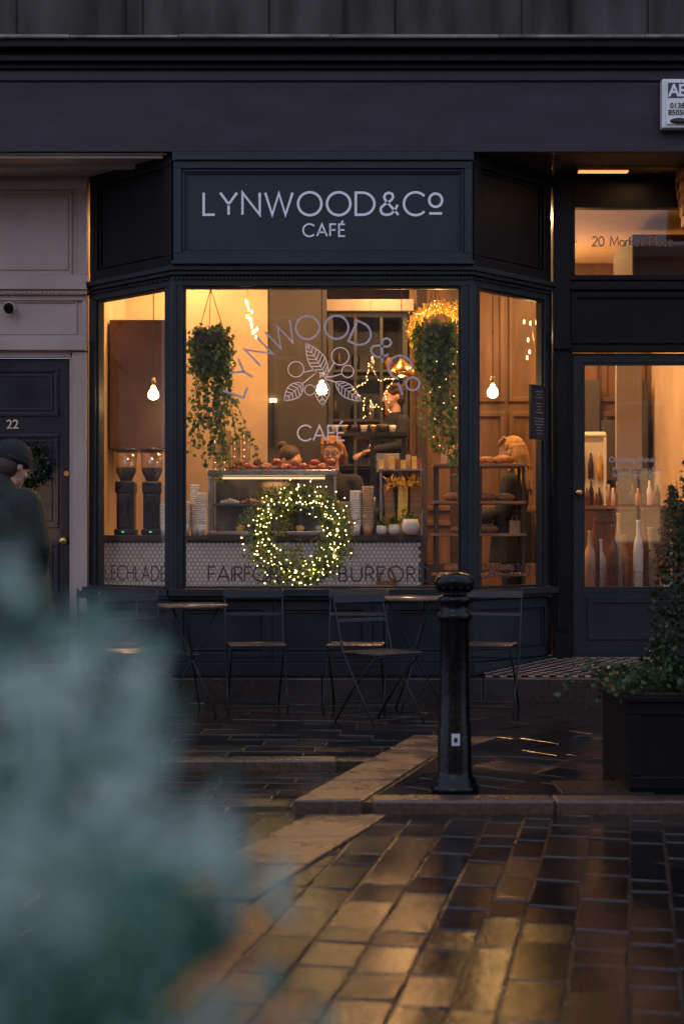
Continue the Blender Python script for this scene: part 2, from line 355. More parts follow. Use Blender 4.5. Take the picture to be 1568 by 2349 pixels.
mb.obj('street_paving',ST,kind='structure')
pv=[(-30,-3.03),(.154,-3.03),(-.206,-4.27),(30,-4.27),(30,1.2),(-30,1.2)]
mb=MB(); n=len(pv)
mb.add([(x,y,ZG-.005) for x,y in pv]+[(x,y,-.27) for x,y in pv],[tuple(range(n))]+[(i,i+n,(i+1)%n+n,(i+1)%n) for i in range(n)])
mb.obj('pavement',JOINT,kind='structure')
mb=MB()
bx=.31
setts(mb,[(-6,-2.895),(DG(-2.895)+.0,-2.895),(.62,-2.05),(.62,-.16),(-6,-.16)],-3,.46,.25,ZG,rg,tilt=.011)
setts(mb,[(DG(-2.895)+bx+.01,-2.895),(6,-2.895),(6,-2.05),(.94,-2.05)],40,.50,.27,ZG,rg,tilt=.012)
setts(mb,[(.63,-2.045),(6,-2.045),(6,-.16),(.63,-.16)],40,.50,.27,ZG,rg,tilt=.012)
setts(mb,[(DG(-4.125)+bx+.01,-4.125),(6,-4.125),(6,-2.9),(DG(-2.9)+bx+.01,-2.9)],-38,.46,.26,ZG,rg,tilt=.012)
mb.obj('pavement_paving',PV,kind='structure')
KERB=wetstone('wet_kerb_stone',(.080,.052,.036),.20,.45,var=.5,bd=.004,fb=.0025,patch=2.5)
mb=MB()
def prism(mb,poly,z0,z1):
    n=len(poly); mb.add([(x,y,z1) for x,y in poly]+[(x,y,z0) for x,y in poly],[tuple(range(n))]+[(i,i+n,(i+1)%n+n,(i+1)%n) for i in range(n)])
x=.13
while x<9:
    w=R.uniform(.75,1.0); prism(mb,[(x+.005,-4.285-R.uniform(0,.006)),(x+w-.005,-4.285),(x+w-.005,-4.13),(x+.005,-4.13)],-.27,ZG+.006); x+=w
x=-.02
while x>-9:
    w=R.uniform(.75,1.0); prism(mb,[(x-w+.005,-3.045),(x-.005,-3.045),(x-.005,-2.9),(x-w+.005,-2.9)],-.27,ZG+.006); x-=w
mb.obj('kerb',KERB,kind='structure',bevel=.012)
mb=MB()
A=Vector((-.22,-4.29));B=Vector((.62-.19,-2.05)); dd=(B-A)/4
for i in range(4):
    a=A+dd*i+dd*.008; b=A+dd*(i+1)-dd*.012
    prism(mb,[(a.x,a.y),(a.x+.31,a.y),(b.x+.31,b.y),(b.x,b.y)],-.27,ZG+.008+.002*(i%2))
mb.obj('kerb_band',KERB,kind='structure',bevel=.008)
mb=MB(); A=Vector((-.66,-5.9));B=Vector((-.15,-4.32)); dd=(B-A)/3
for i in range(3):
    a=A+dd*i; b=A+dd*(i+.985); prism(mb,[(a.x,a.y),(a.x+.36,a.y),(b.x+.36,b.y),(b.x,b.y)],-.27,ZS+.010+.002*(i%2))
mb.obj('street_band',KERB,kind='structure',bevel=.008)
MB().box(1.02,1.45,-4.1,-3.75,-.2,ZG+.009).obj('drain_cover',BLACKM,None,'dark iron drain cover set flush in wet paving','drain cover',bevel=.004)
# opposite side of the square: stone terrace that the shop glass mirrors
ob=thing('stone_terrace','weathered stone terrace with sash windows facing the cafe','building',(0,-26,ZS))
mb=MB().box(-26,26,-27,-26,-.28,8.5).box(-26,26,-26,-25.75,8.3,8.6).box(-26,26,-26,-25.85,3.6,3.8)
mb.obj('wall',mat('terrace_stone',(.34,.30,.26),.85,var=.3,vs=1.5,bump=.4,bs=10),ob)
DWIN=mat('dark_window',(.01,.01,.012),.1,bump=0); LWIN=mat('lit_window',(.5,.35,.2),.4,bump=0,emit=(1,.6,.28),es=2.6)
for r,(z0,z1) in enumerate(((.9,2.9),(4.5,6.6))):
    for i in range(16):
        x=-24+i*3.1; mb=MB(); mb.frame(x,x+1.3,z0,z1,.09,-25.99,-25.9); mb.box(x+.09,x+1.21,-25.98,-25.93,(z0+z1)/2-.03,(z0+z1)/2+.03); mb.box(x+.62,x+.68,-25.98,-25.925,z0+.09,z1-.09)
        mb.add([(x+.05,-25.985,z0+.05),(x+1.25,-25.985,z0+.05),(x+1.25,-25.985,z1-.05),(x+.05,-25.985,z1-.05)],[(0,3,2,1)],mi=1)
        mb.obj('window',[CERAM,LWIN if (i*7+r*3)%5==0 else DWIN],ob)

# ------------------------------------------------------------------ cafe building
bld=thing('cafe_building','dark slate painted cafe building with bay window shopfront','building',(0,.7,0))
mb=MB().box(-9,9,.0,.95,3.872,4.48)
mb.box(-9,9,-.025,0,3.872,3.93); mb.box(-9,9,-.02,0,4.40,4.48)
mb.obj('fascia',FASC,bld,bevel=.006)
mb=MB()
for i,(y,z0,z1) in enumerate([(-.05,4.48,4.52),(-.10,4.52,4.57),(-.08,4.57,4.60),(-.17,4.60,4.655)]): mb.box(-9,9,y,.6,z0,z1)
mb.obj('cornice',DARKP,bld,bevel=.006)
mb=MB(); x=-9
while x<9:
    w=R.uniform(.7,1.3); mb.box(x,x+w-.004,-.20-R.uniform(0,.012),.3,4.657,4.676+R.uniform(0,.008)); x+=w
mb.obj('ledge',STONEL,bld,bevel=.006)
mb=MB()
for r in range(6):
    x=-9+(r%2)*.45
    while x<9: 
        mb.box(x+.004,x+.93,.08+R.uniform(0,.006),.6,4.69+r*.38,4.69+r*.38+.372); x+=.94
mb.box(-9,9,.1,.5,4.68,7)
mb.obj('upper_wall',STONE,bld,bevel=.004)
for x in (-1.62,.02,1.7): MB().box(x-.012,x+.012,.05,.075,4.69,6.5).obj('wall_cable',DARKP,bld)
def facemat(B,A):
    d=Vector((A[0]-B[0],A[1]-B[1])); L=d.length; d.normalize()
    return Matrix(((d.x,-d.y,0,B[0]),(d.y,d.x,0,B[1]),(0,0,1,0),(0,0,0,1))),L
bay=thing('bay_window','slate painted three-sided bay window with lettered glass panes','bay window',(0,0,0))
ML,LL=facemat((-1.99,.70),(-1.255,0)); MR,LR=facemat((.97,0),(1.65,.70)); MF=Matrix.Translation((-1.255,0,0)); LF=2.225
fr=MB()
for M,L,dz,fr_ in ((ML,LL,-.004,0),(MR,LR,-.004,0),(MF,LF,0,1)):
    fr.box(0,.08,0,.09,.645,2.887,M); fr.box(L-.09,L,0,.09,.645,2.887,M)
    fr.frame(.082,L-.092,.647+dz,2.885,.016,.02,.07,M)
    fr.box(0,L,0,.1,2.887,2.965+dz,M); fr.box(-.01,L+.01,-.03,.09,2.965+dz,2.995+dz,M); fr.box(-.02,L+.02,-.055,.09,2.995+dz,3.03+dz,M)
    k=0
    while k*.03<L-.03:
        fr.box(k*.03+.006,k*.03+.022,-.022,0,2.93,2.955+dz,M); k+=1
    fr.box(-.02,L+.02,-.075,.12,.59,.645+dz,M); fr.box(-.01,L+.01,-.045,.1,.565,.59,M)
fr.cyl((-1.25,.012,.645),(-1.25,.012,2.9),.035); fr.cyl((.966,.012,.645),(.966,.012,2.9),.035)
fr.obj('window_frame',SLATE,bay,bevel=.004)
mb=MB()
for M,L,dz,f in ((ML,LL,-.004,0),(MR,LR,-.004,0),(MF,LF,0,1)):
    mb.box(0,L,.03,.1,.0,.563,M); 
    n=3 if f else 1; w=L/n
    for i in range(n): mb.frame(i*w+.002,(i+1)*w-.002,.10,.56+dz,.075,.005,.03,M); mb.frame(i*w+.085,(i+1)*w-.085,.185,.475,.014,.018,.03,M)
    mb.box(-.02,L+.02,-.03,.1,.0,.098+dz,M)
mb.obj('stallriser',SLATE,bay,bevel=.004)
mb=MB()
for M,L,z in ((ML,LL,3.026),(MR,LR,3.026)):
    mb.box(0,L,.03,.1,z,3.868,M); mb.frame(0.01,L-.01,z,3.866,.09,.0,.03,M); mb.frame(.11,L-.11,z+.1,3.76,.015,.015,.03,M)
mb.obj('side_panel',DARKP,bay,bevel=.004)
for M,L in ((ML,LL),(MF,LF),(MR,LR)): MB().add([(.082,.043,.648),(L-.092,.043,.648),(L-.092,.043,2.884),(.082,.043,2.884)],[(0,1,2,3)],M=M).obj('glass_pane',GLASSW,bay)
v=MB(); Y=.038
for ch,a in zip('LYNWOOD&Cº',(-71,-59,-43.5,-26,-9.5,8.5,24.5,40,55,68.5)):
    a=rad(a); cx,cz,r=-.142,1.903,.69; cap=.165; w=G[ch][0]
    def T(px,pz,t,a=a,w=w):
        lx=(px-w/2)*cap; lz=(pz-.5)*cap+r
        return Vector((cx+lx*math.cos(a)+lz*math.sin(a),Y+t,cz-lx*math.sin(a)+lz*math.cos(a)))
    for pl in G[ch][1]: ribbon(v,pl,.095,T,.002)
v.obj('arched_lettering',VINYL2,bay)
v=MB(); strokes(v,'CAFÉ',-.329,.02,1.745,.11,.012,Y,th=.002); v.obj('lettering',VINYLW,bay)
v=MB(); strokes(v,'FAIRFORD',-.99,-.37,.70,.105,.012,Y,th=.002); strokes(v,'BURFORD',-.02,.66,.70,.105,.012,Y,th=.002); strokes(v,'·',-.25,-.24,.70,.105,.012,Y,th=.002)
v.obj('town_lettering',GREYV,bay)
v=MB(); strokes(v,'LECHLADE',.16,LL-.12,.70,.105,.010,Y,ML,th=.002); v.obj('town_lettering',GREYV,bay)
v=MB(); strokes(v,'CARTERTON',.12,LR-.16,.72,.10,.010,Y,MR,th=.002); v.obj('town_lettering',GREYV,bay)
v=MB()
Tz=lambda a,b,t:Vector((a,Y+t,b))
def vleaf(x0,z0,x1,z1,w,k=7):
    p0=Vector((x0,z0));p1=Vector((x1,z1));d=p1-p0;nn=Vector((-d.y,d.x)).normalized()*w
    e=lambda t,s:p0+d*t+nn*s*math.sin(math.pi*t**.85)
    ribbon(v,[tuple(e(i/12,1)) for i in range(13)],.007,Tz,.002); ribbon(v,[tuple(e(i/12,-1)) for i in range(13)],.007,Tz,.002)
    ribbon(v,[tuple(p0),tuple(p1)],.005,Tz,.002)
    for i in range(1,k):
        t=i/k
        for s in (1,-1):
            q=e(min(.98,t+.12),s*.9); ribbon(v,[tuple(p0+d*t),tuple(q)],.007,Tz,.002)
vleaf(-.11,2.22,-.27,2.47,.062,10); vleaf(-.29,2.17,-.43,2.04,.055); vleaf(-.15,2.21,-.145,2.0,.055); vleaf(-.05,2.18,.145,2.035,.05,8)
for (x,z,r) in ((-.342,2.274,.058),(-.013,2.37,.065),(.042,2.258,.045),(-.239,2.12,.038)): ribbon(v,arc(x,z,r,r,0,360,28),.007,Tz,.002)
for p in ([(-.29,2.25),(-.2,2.27),(-.13,2.2)],[(-.06,2.32),(-.1,2.25),(-.15,2.21)],[(0,2.24),(-.07,2.22),(-.15,2.21)],[(-.21,2.14),(-.15,2.21)],[(-.29,2.17),(-.2,2.24)],[(-.05,2.18),(-.15,2.21)]): ribbon(v,p,.008,Tz,.002)
v.obj('coffee_plant_emblem',VINYLW,bay)
sg=thing('shop_sign','slate blue wooden sign box with pale cafe lettering','sign',(-.14,0,3.03))
mb=MB().box(-1.245,.965,-.02,.09,3.034,3.80); mb.box(-1.25,.97,-.05,.09,3.80,3.868); mb.box(-1.23,.95,-.08,.0,3.80,3.822); mb.box(-1.25,.97,-.09,-.02,3.034,3.06)
mb.frame(-1.235,.955,3.062,3.798,.055,-.06,-.02); mb.frame(-1.178,.898,3.119,3.741,.02,-.045,-.02); mb.frame(-1.156,.876,3.141,3.719,.012,-.034,-.02)
mb.obj('sign_board',SIGNP,sg,bevel=.004)
v=MB(); strokes(v,'LYNWOOD&Cº',-1.02,.738,3.408,.163,.0185,-.022); v.obj('name_lettering',WHITEV,sg)
v=MB(); strokes(v,'CAFÉ',-.287,.022,3.250,.088,.0125,-.022); v.obj('lettering',WHITEV,sg)
mb=MB(); x=-9
while x<9:
    w=R.uniform(.8,1.2); mb.box(x,x+w-.005,-.16-R.uniform(0,.004),1.0,-.19,-.003-R.uniform(0,.002)); x+=w
mb.obj('step',wetstone('dark_wet_step',(.030,.024,.022),.15,.45),bld,bevel=.01)
# door bay (wall plane y=.7)
DX=2.96
mb=MB(); mb.box(1.655,1.79,.66,.8,0,3.868); mb.box(1.68,1.765,.64,.66,.3,2.4); mb.box(1.66,1.79,.62,.66,2.5,2.62); mb.box(1.66,1.79,.63,.66,0,.25)
mb.box(DX,DX+.35,.62,.8,0,3.868); mb.box(DX+.05,DX+.3,.60,.62,.3,2.4)
mb.box(1.79,DX,.7,.8,2.50,3.05); mb.box(1.79,DX,.7,.8,3.66,3.868); mb.frame(1.80,DX-.01,2.55,2.96,.05,.68,.70); mb.box(1.79,DX,.66,.7,2.97,3.03); mb.box(1.79,DX,.66,.7,2.48,2.53)
mb.frame(1.79,DX,3.05,3.66,.04,.68,.78); mb.box(1.79,1.815,.69,.76,.07,2.48); mb.box(DX-.025,DX,.69,.76,.07,2.48)
mb.box(DX+.35,9,.72,.9,0,3.868)
for i in range(4): mb.frame(3.4+i*1.4,4.7+i*1.4,.2,3.6,.1,.69,.72)
mb.obj('door_surround',DARKP,bld,bevel=.004)
MB().add([(1.83,.723,3.09),(DX-.04,.723,3.09),(DX-.04,.723,3.62),(1.83,.723,3.62)],[(0,1,2,3)]).obj('transom_glass',GLASSW,bld)
v=MB(); strokes(v,'20 Market Place',1.972,2.605,3.325,.072,.0095,.717,th=.002); v.obj('address_lettering',mat('taupe_vinyl',(.24,.15,.10),.5,bump=0),bld)
door=MB(); door.frame(1.818,DX-.028,.09,2.475,.075,.7,.745); door.box(1.893,DX-.103,.7,.745,.165,.62); door.frame(1.93,DX-.14,.22,.56,.05,.685,.70)
door.frame(1.893,DX-.103,.62,2.40,.018,.705,.74)
dr=door.obj('door',SLATE,bld,bevel=.004)
MB().add([(1.911,.723,.64),(DX-.12,.723,.64),(DX-.12,.723,2.38),(1.911,.723,2.38)],[(0,1,2,3)]).obj('door_glass',GLASSW,dr)
MB().sph((1.856,.655,1.38),.026).cyl((1.856,.7,1.38),(1.856,.66,1.38),.012).obj('door_handle',BRASS,dr)
bfont('opening_hours_lettering','Opening Hours',.062,2.10,.717,1.62,VINYL2,dr)
bfont('opening_hours_lettering','Mon - Sat  7am - 5pm\nSunday  9am - 4pm',.044,2.13,.717,1.55,VINYL2,dr)
v=MB(); TY=lambda a,b,t:Vector((a,.716+t,b)); rr=random.Random(3)
for i in range(22):
    x=rr.uniform(1.95,2.8); z=.66+abs(rr.gauss(0,.20)); r=rr.uniform(.025,.05); z=min(z,1.2)
    if i%2: ribbon(v,arc(x,z,r,r,0,360,18),.0035,TY,.002)
    else:
        a=rr.uniform(0,6.28);dx,dz=math.cos(a)*r*2.4,math.sin(a)*r*2.4
        for s in (1,0,-1): ribbon(v,[(x+dx*t/6-dz*s*.3*math.sin(math.pi*t/6),z+dz*t/6+dx*s*.3*math.sin(math.pi*t/6)) for t in range(7)],.0035,TY,.002)
v.obj('botanical_etching',mat('brown_vinyl',(.12,.06,.035),.5,bump=0),dr)
# sloping mosaic entrance
mb=MB(); RS=Matrix.Translation((0,-.13,0))@Matrix.Rotation(math.atan2(.075,.75),4,'X')@Matrix.Translation((0,.13,0))
mb.add([(1.05,-.135,.001),(3.3,-.135,.001),(3.3,.63,.001),(1.74,.63,.001)],[(0,1,2,3)],0,False,RS)
for i in range(42):
    for j in range(14):
        xx=1.05+i*.052; yy=-.13+j*.054
        if xx>.97+max(0,yy)+.05: mb.box(xx+.0015,xx+.0505,yy+.0015,yy+.0525,-.002,.007+.0005*((i*j)%3),RS,mi=(i+j)%2)
mb.obj('entrance_tiles',[mat('pale_mosaic',(.36,.26,.21),.2,bump=.05),mat('dark_mosaic',(.015,.015,.02),.2,bump=.05)],bld)
MB().box(1.79,DX,.62,.8,.0,.088).obj('threshold',mat('worn_threshold',(.12,.09,.07),.35),bld,bevel=.006)
sl=thing('soffit_lamp','slim warm lit lamp fixed under the fascia above the door','lamp',(2.2,.4,3.85))
MB().box(1.80,2.62,.40,.50,3.845,3.87).obj('housing',BRASS,sl); MB().box(1.82,2.20,.42,.48,3.838,3.844).obj('diffuser',mat('soffit_glow',(1,.7,.4),bump=0,emit=(1,.45,.15),es=1.2),sl)
light('AREA',(2.3,.38,3.83),1.2,WARM,sl,.3)
cb=MB()
for i in range(5): cb.cyl((2.62,.62-.07*i*.6,3.82-.09*i),(2.82,.62-.07*i*.6,3.82-.09*i),.085-.01*i)
cb.box(2.60,2.84,.30,.62,3.80,3.868)
cb.obj('corbel',mat('lit_orange_corbel',(.3,.14,.05),.4,var=.4),bld,bevel=.01)  # orange base colour stands in for warm lamp light on the corbel
al=thing('alarm_box','white plastic burglar alarm box with printed telephone number','alarm box',(2.5,-.03,4.0))
mb=MB(); mb.box(2.345,2.66,-.10,-.026,4.03,4.39); mb.box(2.37,2.635,-.115,-.10,4.05,4.375); mb.obj('case',mat('white_plastic',(.85,.85,.85),.35,var=.08,bump=.02),al,bevel=.035)
MB().box(2.385,2.61,-.119,-.1155,4.245,4.355).obj('logo_panel',mat('dark_green_print',(.02,.06,.07),.4,bump=0),al)
bfont('logo_lettering','A',.125,2.388,-.122,4.256,WHITEV,al,sx=.93,off=.003); bfont('logo_lettering','E',.125,2.458,-.1222,4.256,WHITEV,al,sx=.93,off=.003)
PR=mat('black_print',(.02,.02,.02),.5,bump=0)
bfont('phone_number_lettering','01380',.054,2.40,-.119,4.17,PR,al,off=.0008); bfont('phone_number_lettering','850583',.054,2.385,-.119,4.12,PR,al,off=.0008)
MB().lathe([(.0,-.004),(.07,-.004),(.07,.0),(0,0)],M=Matrix.Translation((2.47,-.118,4.075))@Matrix.Rotation(rad(90),4,'X')@Matrix.Diagonal((1,.32,1,1))).obj('strobe_lens',PR,al)
# ------------------------------------------------------------------ neighbour house
nb=thing('townhouse','cream painted townhouse front with panelled dark blue door','building',(-2.6,.7,0))
mb=MB()
mb.box(-9,-1.995,.70,.9,2.48,3.868); mb.box(-2.11,-1.995,.64,.9,-.0,2.48); mb.box(-3.2,-3.06,.64,.9,0,2.48); mb.box(-9,-3.2,.70,.9,0,2.48)
mb.frame(-3.2,-2.0,3.02,3.83,.07,.67,.70); mb.frame(-3.12,-2.12,3.09,3.75,.02,.68,.70); mb.frame(-3.08,-2.15,3.13,3.71,.012,.69,.70)
mb.box(-3.3,-1.995,.60,.70,2.965,3.012); mb.box(-3.28,-1.995,.63,.70,2.93,2.965)
for i in range(42): mb.box(-3.26+i*.03,-3.243+i*.03,.622,.63,2.935,2.958)
mb.frame(-3.2,-2.0,2.575,2.928,.04,.67,.70); mb.frame(-3.15,-2.08,2.62,2.885,.012,.685,.70)
mb.box(-3.2,-1.995,.60,.70,2.49,2.572); mb.box(-3.04,-2.125,.66,.72,2.44,2.49)
mb.box(-2.135,-2.112,.66,.74,0,2.44)
mb.obj('wall',CREAM,nb,bevel=.006)
MB().box(-9,-1.30,.004,.69,3.862,3.869).box(-9,-1.33,.03,.06,3.84,3.862).box(-9,-1.5,.3,.34,3.83,3.862).obj('soffit',CREAM,nb)
d2=MB().box(-3.055,-2.137,.73,.78,.0,2.44)
for (z0,z1) in ((1.98,2.36),(1.10,1.84),(.55,.98),(.1,.45)):
    x0,x1=(-2.98,-2.23)
    d2.frame(x0,x1,z0,z1,.03,.71,.73); d2.frame(x0+.05,x1-.05,z0+.05,z1-.05,.012,.72,.73)
d2o=d2.obj('door',BLUED,nb,bevel=.005)
bfont('house_number','22',.10,-2.645,.72,1.885,mat('brass_numerals',(.9,.75,.5),.35,metal=.1,bump=0),d2o,ext=.004,off=.001)
MB().cyl((-2.17,.73,1.53),(-2.17,.715,1.53),.02).obj('keyhole',BRASS,d2o); MB().sph((-2.19,.68,1.0),.035).cyl((-2.19,.73,1.0),(-2.19,.69,1.0),.015).obj('door_handle',BRASS,d2o)
MB().box(-3.06,-2.12,.55,.8,.0,.03).obj('door_step',STONEL,nb,bevel=.006)
cc=thing('security_camera','small round black and white security camera on frieze','camera',(-2.6,.68,2.8))
MB().cyl((-2.6,.69,2.83),(-2.6,.60,2.82),.04,.045,16).obj('housing',CERAM,cc); MB().cyl((-2.6,.60,2.82),(-2.59,.57,2.80),.042,.036,16).obj('lens',BLACKM,cc)
wr=MB(); rr=random.Random(5)
for i in range(900):
    a=rr.uniform(0,6.283); q=rr.gauss(0,.03); b=rr.uniform(0,6.28); r=.14
    wr.leaf((-2.47+(r+q*math.cos(b))*math.cos(a),.66+q*math.sin(b)-.02,1.60+(r+q*math.cos(b))*math.sin(a)),.04,rr)
dw=thing('door_wreath','small dark evergreen wreath hanging on blue door','wreath',(-2.47,.66,1.6)); wr.obj('foliage',BOXL,dw)

# ------------------------------------------------------------------ interior shell
it=thing('cafe_interior','warm lit cafe room shell with beige plaster and brown panelling','room',(0,2,0))
MB().box(-2.1,3.3,.85,5.2,-.05,.05).obj('floor',WOOD,it)
MB().box(-2.1,3.3,.8,5.2,3.8,3.87).obj('ceiling',mat('ceiling_paint',(.6,.44,.31),.8,var=.1),it)
MB().box(-2.08,-1.97,.84,2.6,.05,3.8).obj('left_wall',PLAST,it); MB().box(3.12,3.25,.84,5.1,.05,3.8).obj('right_wall',PLAST,it)
MB().box(-2.1,-.68,2.6,2.75,.05,3.8).obj('partition_wall',PLAST,it)
MB().box(-.678,-.14,2.62,2.74,.05,3.8).obj('dark_partition',WALLD,it)
MB().box(-2.1,3.3,5.1,5.25,.05,3.8).obj('back_wall',mat('brown_plaster',(.18,.11,.07),.7),it)
bp=MB().box(.68,3.12,4.0,4.1,.05,3.8)
for i in range(5):
    x=.74+i*.47; bp.frame(x,x+.43,2.4,3.6,.05,3.97,4.0); bp.frame(x,x+.43,1.3,2.3,.05,3.97,4.0); bp.frame(x,x+.43,.2,1.2,.05,3.97,4.0)
bp.obj('wall_panelling',BROWNP,it,bevel=.006)
MB().box(1.67,1.78,.81,.9,.05,3.8).obj('pier',PLAST,it)
MB().box(.70,.80,2.95,3.05,.05,3.8).box(1.02,1.12,2.95,3.05,.05,3.8).box(.80,1.02,2.96,3.04,2.95,3.05).obj('inner_door_frame',DWOOD,it,bevel=.006)
MB().box(-1.955,-1.46,1.5,2.1,1.77,2.86).obj('extractor_cabinet',mat('brown_lacquer',(.13,.06,.028),.35,var=.4,vs=2),None,'brown lacquered wall cabinet above the coffee counter','cabinet',bevel=.008)
gc=thing('glazed_cabinet','tall glazed dark cabinet with pale cornice and shelves','cabinet',(.25,4,.05))
mb=MB().box(-.14,.66,4.35,4.4,.8,3.3); mb.frame(-.14,.66,.8,3.3,.05,3.95,4.35)
for x in (.12,.38): mb.box(x,x+.03,3.95,3.99,.85,3.25)
for z in (1.3,1.75,2.2,2.7): mb.box(-.09,.61,3.96,4.3,z,z+.025)
mb.obj('carcass',mat('blue_grey_cabinet',(.07,.072,.082),.4),gc); MB().box(-.2,.72,3.88,4.4,3.3,3.42).obj('cornice',CREAM,gc,bevel=.01)
MB().box(-.14,.66,3.9,4.4,.05,.8).obj('cupboard',DWOOD,gc)
rr=random.Random(8)
for k in range(16):
    x=-.05+(k%4)*.17+rr.uniform(-.02,.02); z=(1.325,1.775,2.225,2.725)[k//4]; h=rr.uniform(.12,.26); r=rr.uniform(.03,.05)
    MB().lathe([(r,z),(r,z+h*.7),(r*.5,z+h*.85),(r*.5,z+h)],x,4.1,12).obj('jar',[DWOOD,BLACKM,STEEL,CRUST][k%4],None,'storage jar standing on a cabinet shelf','jar','jars on cabinet shelves')
MB().box(-.1,1.0,2.95,3.85,.05,.78).obj('raised_platform',DWOOD,it)
bs=thing('coffee_station','dark steel work station with shelf and small machines','work station',(.25,2.4,.05))
mb=MB().box(-.1,.58,2.2,2.6,1.93,1.965); 
for x in (-.07,.25,.53): mb.box(x,x+.035,2.22,2.26,.05,1.93)
mb.box(-.08,.56,2.2,2.6,1.45,1.48); mb.obj('frame',BLACKM,bs)
MB().box(.3,.52,2.25,2.5,1.60,1.78).obj('coffee_machine',STEEL,bs,bevel=.01); MB().box(.2,.42,2.25,2.5,1.967,2.04).obj('scale',BLACKM,bs,bevel=.01)
for i in range(7):
    x=-.06+i*.085; MB().lathe([(.022,1.967),(.032,1.967+.05),(.030,1.967+.06)],x,2.235,14).obj('coffee_cup',[CERAM,BRASS,DWOOD][i%3],None,'small coffee cup standing on dark work station','cup','cups on the work station')
sn=thing('wall_sconce','small glowing wall lamp on dark partition','lamp',(-.62,2.6,2.2)); MB().box(-.66,-.60,2.585,2.618,2.27,2.30).obj('lamp_shade',BULB2,sn); MB().box(-.64,-.62,2.585,2.618,1.86,2.27).obj('bracket',BLACKM,sn)
# ------------------------------------------------------------------ counter
ct=thing('service_counter','service counter with dark wooden top and white hexagon tile front','counter',(-.5,1.1,.05))
MB().box(-1.95,.66,1.0,1.6,.05,1.0).obj('carcass',GROUT,ct)
MB().box(-1.96,.69,.96,1.65,1.0,1.045).obj('worktop',DWOOD,ct,bevel=.004)
hx=MB(); hs=.036
for r in range(16):
    z=.50+r*hs*.866
    for c in range(74):
        x=-1.92+c*hs+(r%2)*hs/2
        if x>.63: continue
        q=[(x+hs*.50*math.cos(rad(30+60*k)),.994,z+hs*.50*math.sin(rad(30+60*k))) for k in range(6)]
        hx.add(q,[(5,4,3,2,1,0)])
hx.obj('hexagon_tiling',TILE,ct)
pc=thing('display_case','steel and glass pastry display case on counter','display case',(-.57,1.2,1.045))
mb=MB().box(-1.09,-.04,1.02,1.5,1.53,1.575); mb.box(-1.09,-.04,1.02,1.5,1.046,1.075)
for x in (-1.085,-.065): mb.box(x,x+.02,1.03,1.05,1.075,1.53); mb.box(x,x+.02,1.47,1.49,1.075,1.53)
mb.obj('case_frame',STEEL,pc,bevel=.005)
mb=MB().box(-1.06,-.07,1.035,1.04,1.08,1.525); mb.box(-1.082,-1.078,1.05,1.47,1.08,1.525); mb.box(-.052,-.048,1.05,1.47,1.08,1.525); mb.obj('case_glass',GLASSC,pc)
MB().box(-1.06,-.07,1.1,1.47,1.29,1.298).box(-1.06,-.07,1.475,1.485,1.08,1.52).obj('case_shelf',mat('dull_steel',(.20,.17,.15),.3,metal=.7,var=.7,vs=4),pc)
MB().box(-.98,-.14,1.2,1.23,1.507,1.522).obj('case_lamp',mat('case_glow',(1,.8,.6),bump=0,emit=(1,.66,.34),es=1.6),pc)
light('AREA',(-.56,1.25,1.50),2.5,WARM,pc,.25,name='case_light')
rr=random.Random(11)
def lump(name,m,x,y,z,s,lab,cat,grp,kind=0):
    mb=MB()
    if kind==0:
        for i in range(7):
            t=(i-3)/3; mb.sph((x+t*s,y-abs(t)**2*s*.5,z+s*.38*(1-abs(t)*.4)),(s*.24,s*.42*(1-abs(t)*.55),s*.40*(1-abs(t)*.5)),10,6)
    elif kind==1:
        mb.sph((x,y,z+s*.4),(s*.6,s*.6,s*.42),12,8); mb.cyl((x,y,z),(x,y,z+s*.3),s*.4,s*.55)
    else:
        mb.sph((x,y,z+s*.38),(s,s*.62,s*.4),16,8)
        for i in range(4): mb.sph((x-s*.5+i*s*.33,y-.1*s,z+s*.68),(s*.05,s*.4,s*.1),8,5)
    return mb.obj(name,m,None,lab,cat,grp)
for i in range(22): lump('pastry',[RED,CRUST,RED][i%3],-.88+i*.038+rr.uniform(-.01,.01),1.13+.05*(i%3),1.576+.035*(i%4==1),.06+.015*(i%2),'glazed reddish brown pastry on top of display case','pastry','pastries on the display case',i%2)
for i in range(12): lump('pastry',[CRUST,PAPER,YEL][i%3],-1.0+i*.082,1.2,1.30 if i%2 else 1.076,.065,'golden pastry inside the glass display case','pastry','pastries inside the display case',(i+1)%2)
gr=thing('coffee_grinder','black coffee grinder with clear bean hopper','coffee grinder',(0,0,0),'coffee grinders on the counter')
mb=MB().box(-.085,.085,-.10,.12,0,.05); mb.box(-.07,.07,-.06,.10,.05,.40); mb.box(-.078,.078,-.09,.105,.34,.435); mb.box(-.045,.045,-.15,-.06,.26,.33); mb.cyl((0,-.12,.27),(0,-.12,.17),.03,.02)
mb.obj('grinder_body',BLACKM,gr,bevel=.012)
MB().lathe([(.05,.44),(.088,.52),(.092,.68)],n=20).obj('hopper',HOPG,gr); MB().lathe([(.045,.442),(.083,.52),(.084,.55)],n=16).obj('coffee_beans',mat('coffee_beans',(.06,.025,.012),.5,bump=1,bs=90),gr)
MB().lathe([(.094,.68),(.096,.70),(.02,.715)],n=20).obj('hopper_lid',BLACKM,gr)
MB().box(-.02,.0,-.104,-.10,.02,.03).obj('indicator_light',mat('green_led',(.1,1,.3),bump=0,emit=(.1,1,.3),es=.7),gr)
gr.location=(-1.76,1.12,1.046); copy_thing(gr,(-1.55,1.14,1.046),.1)
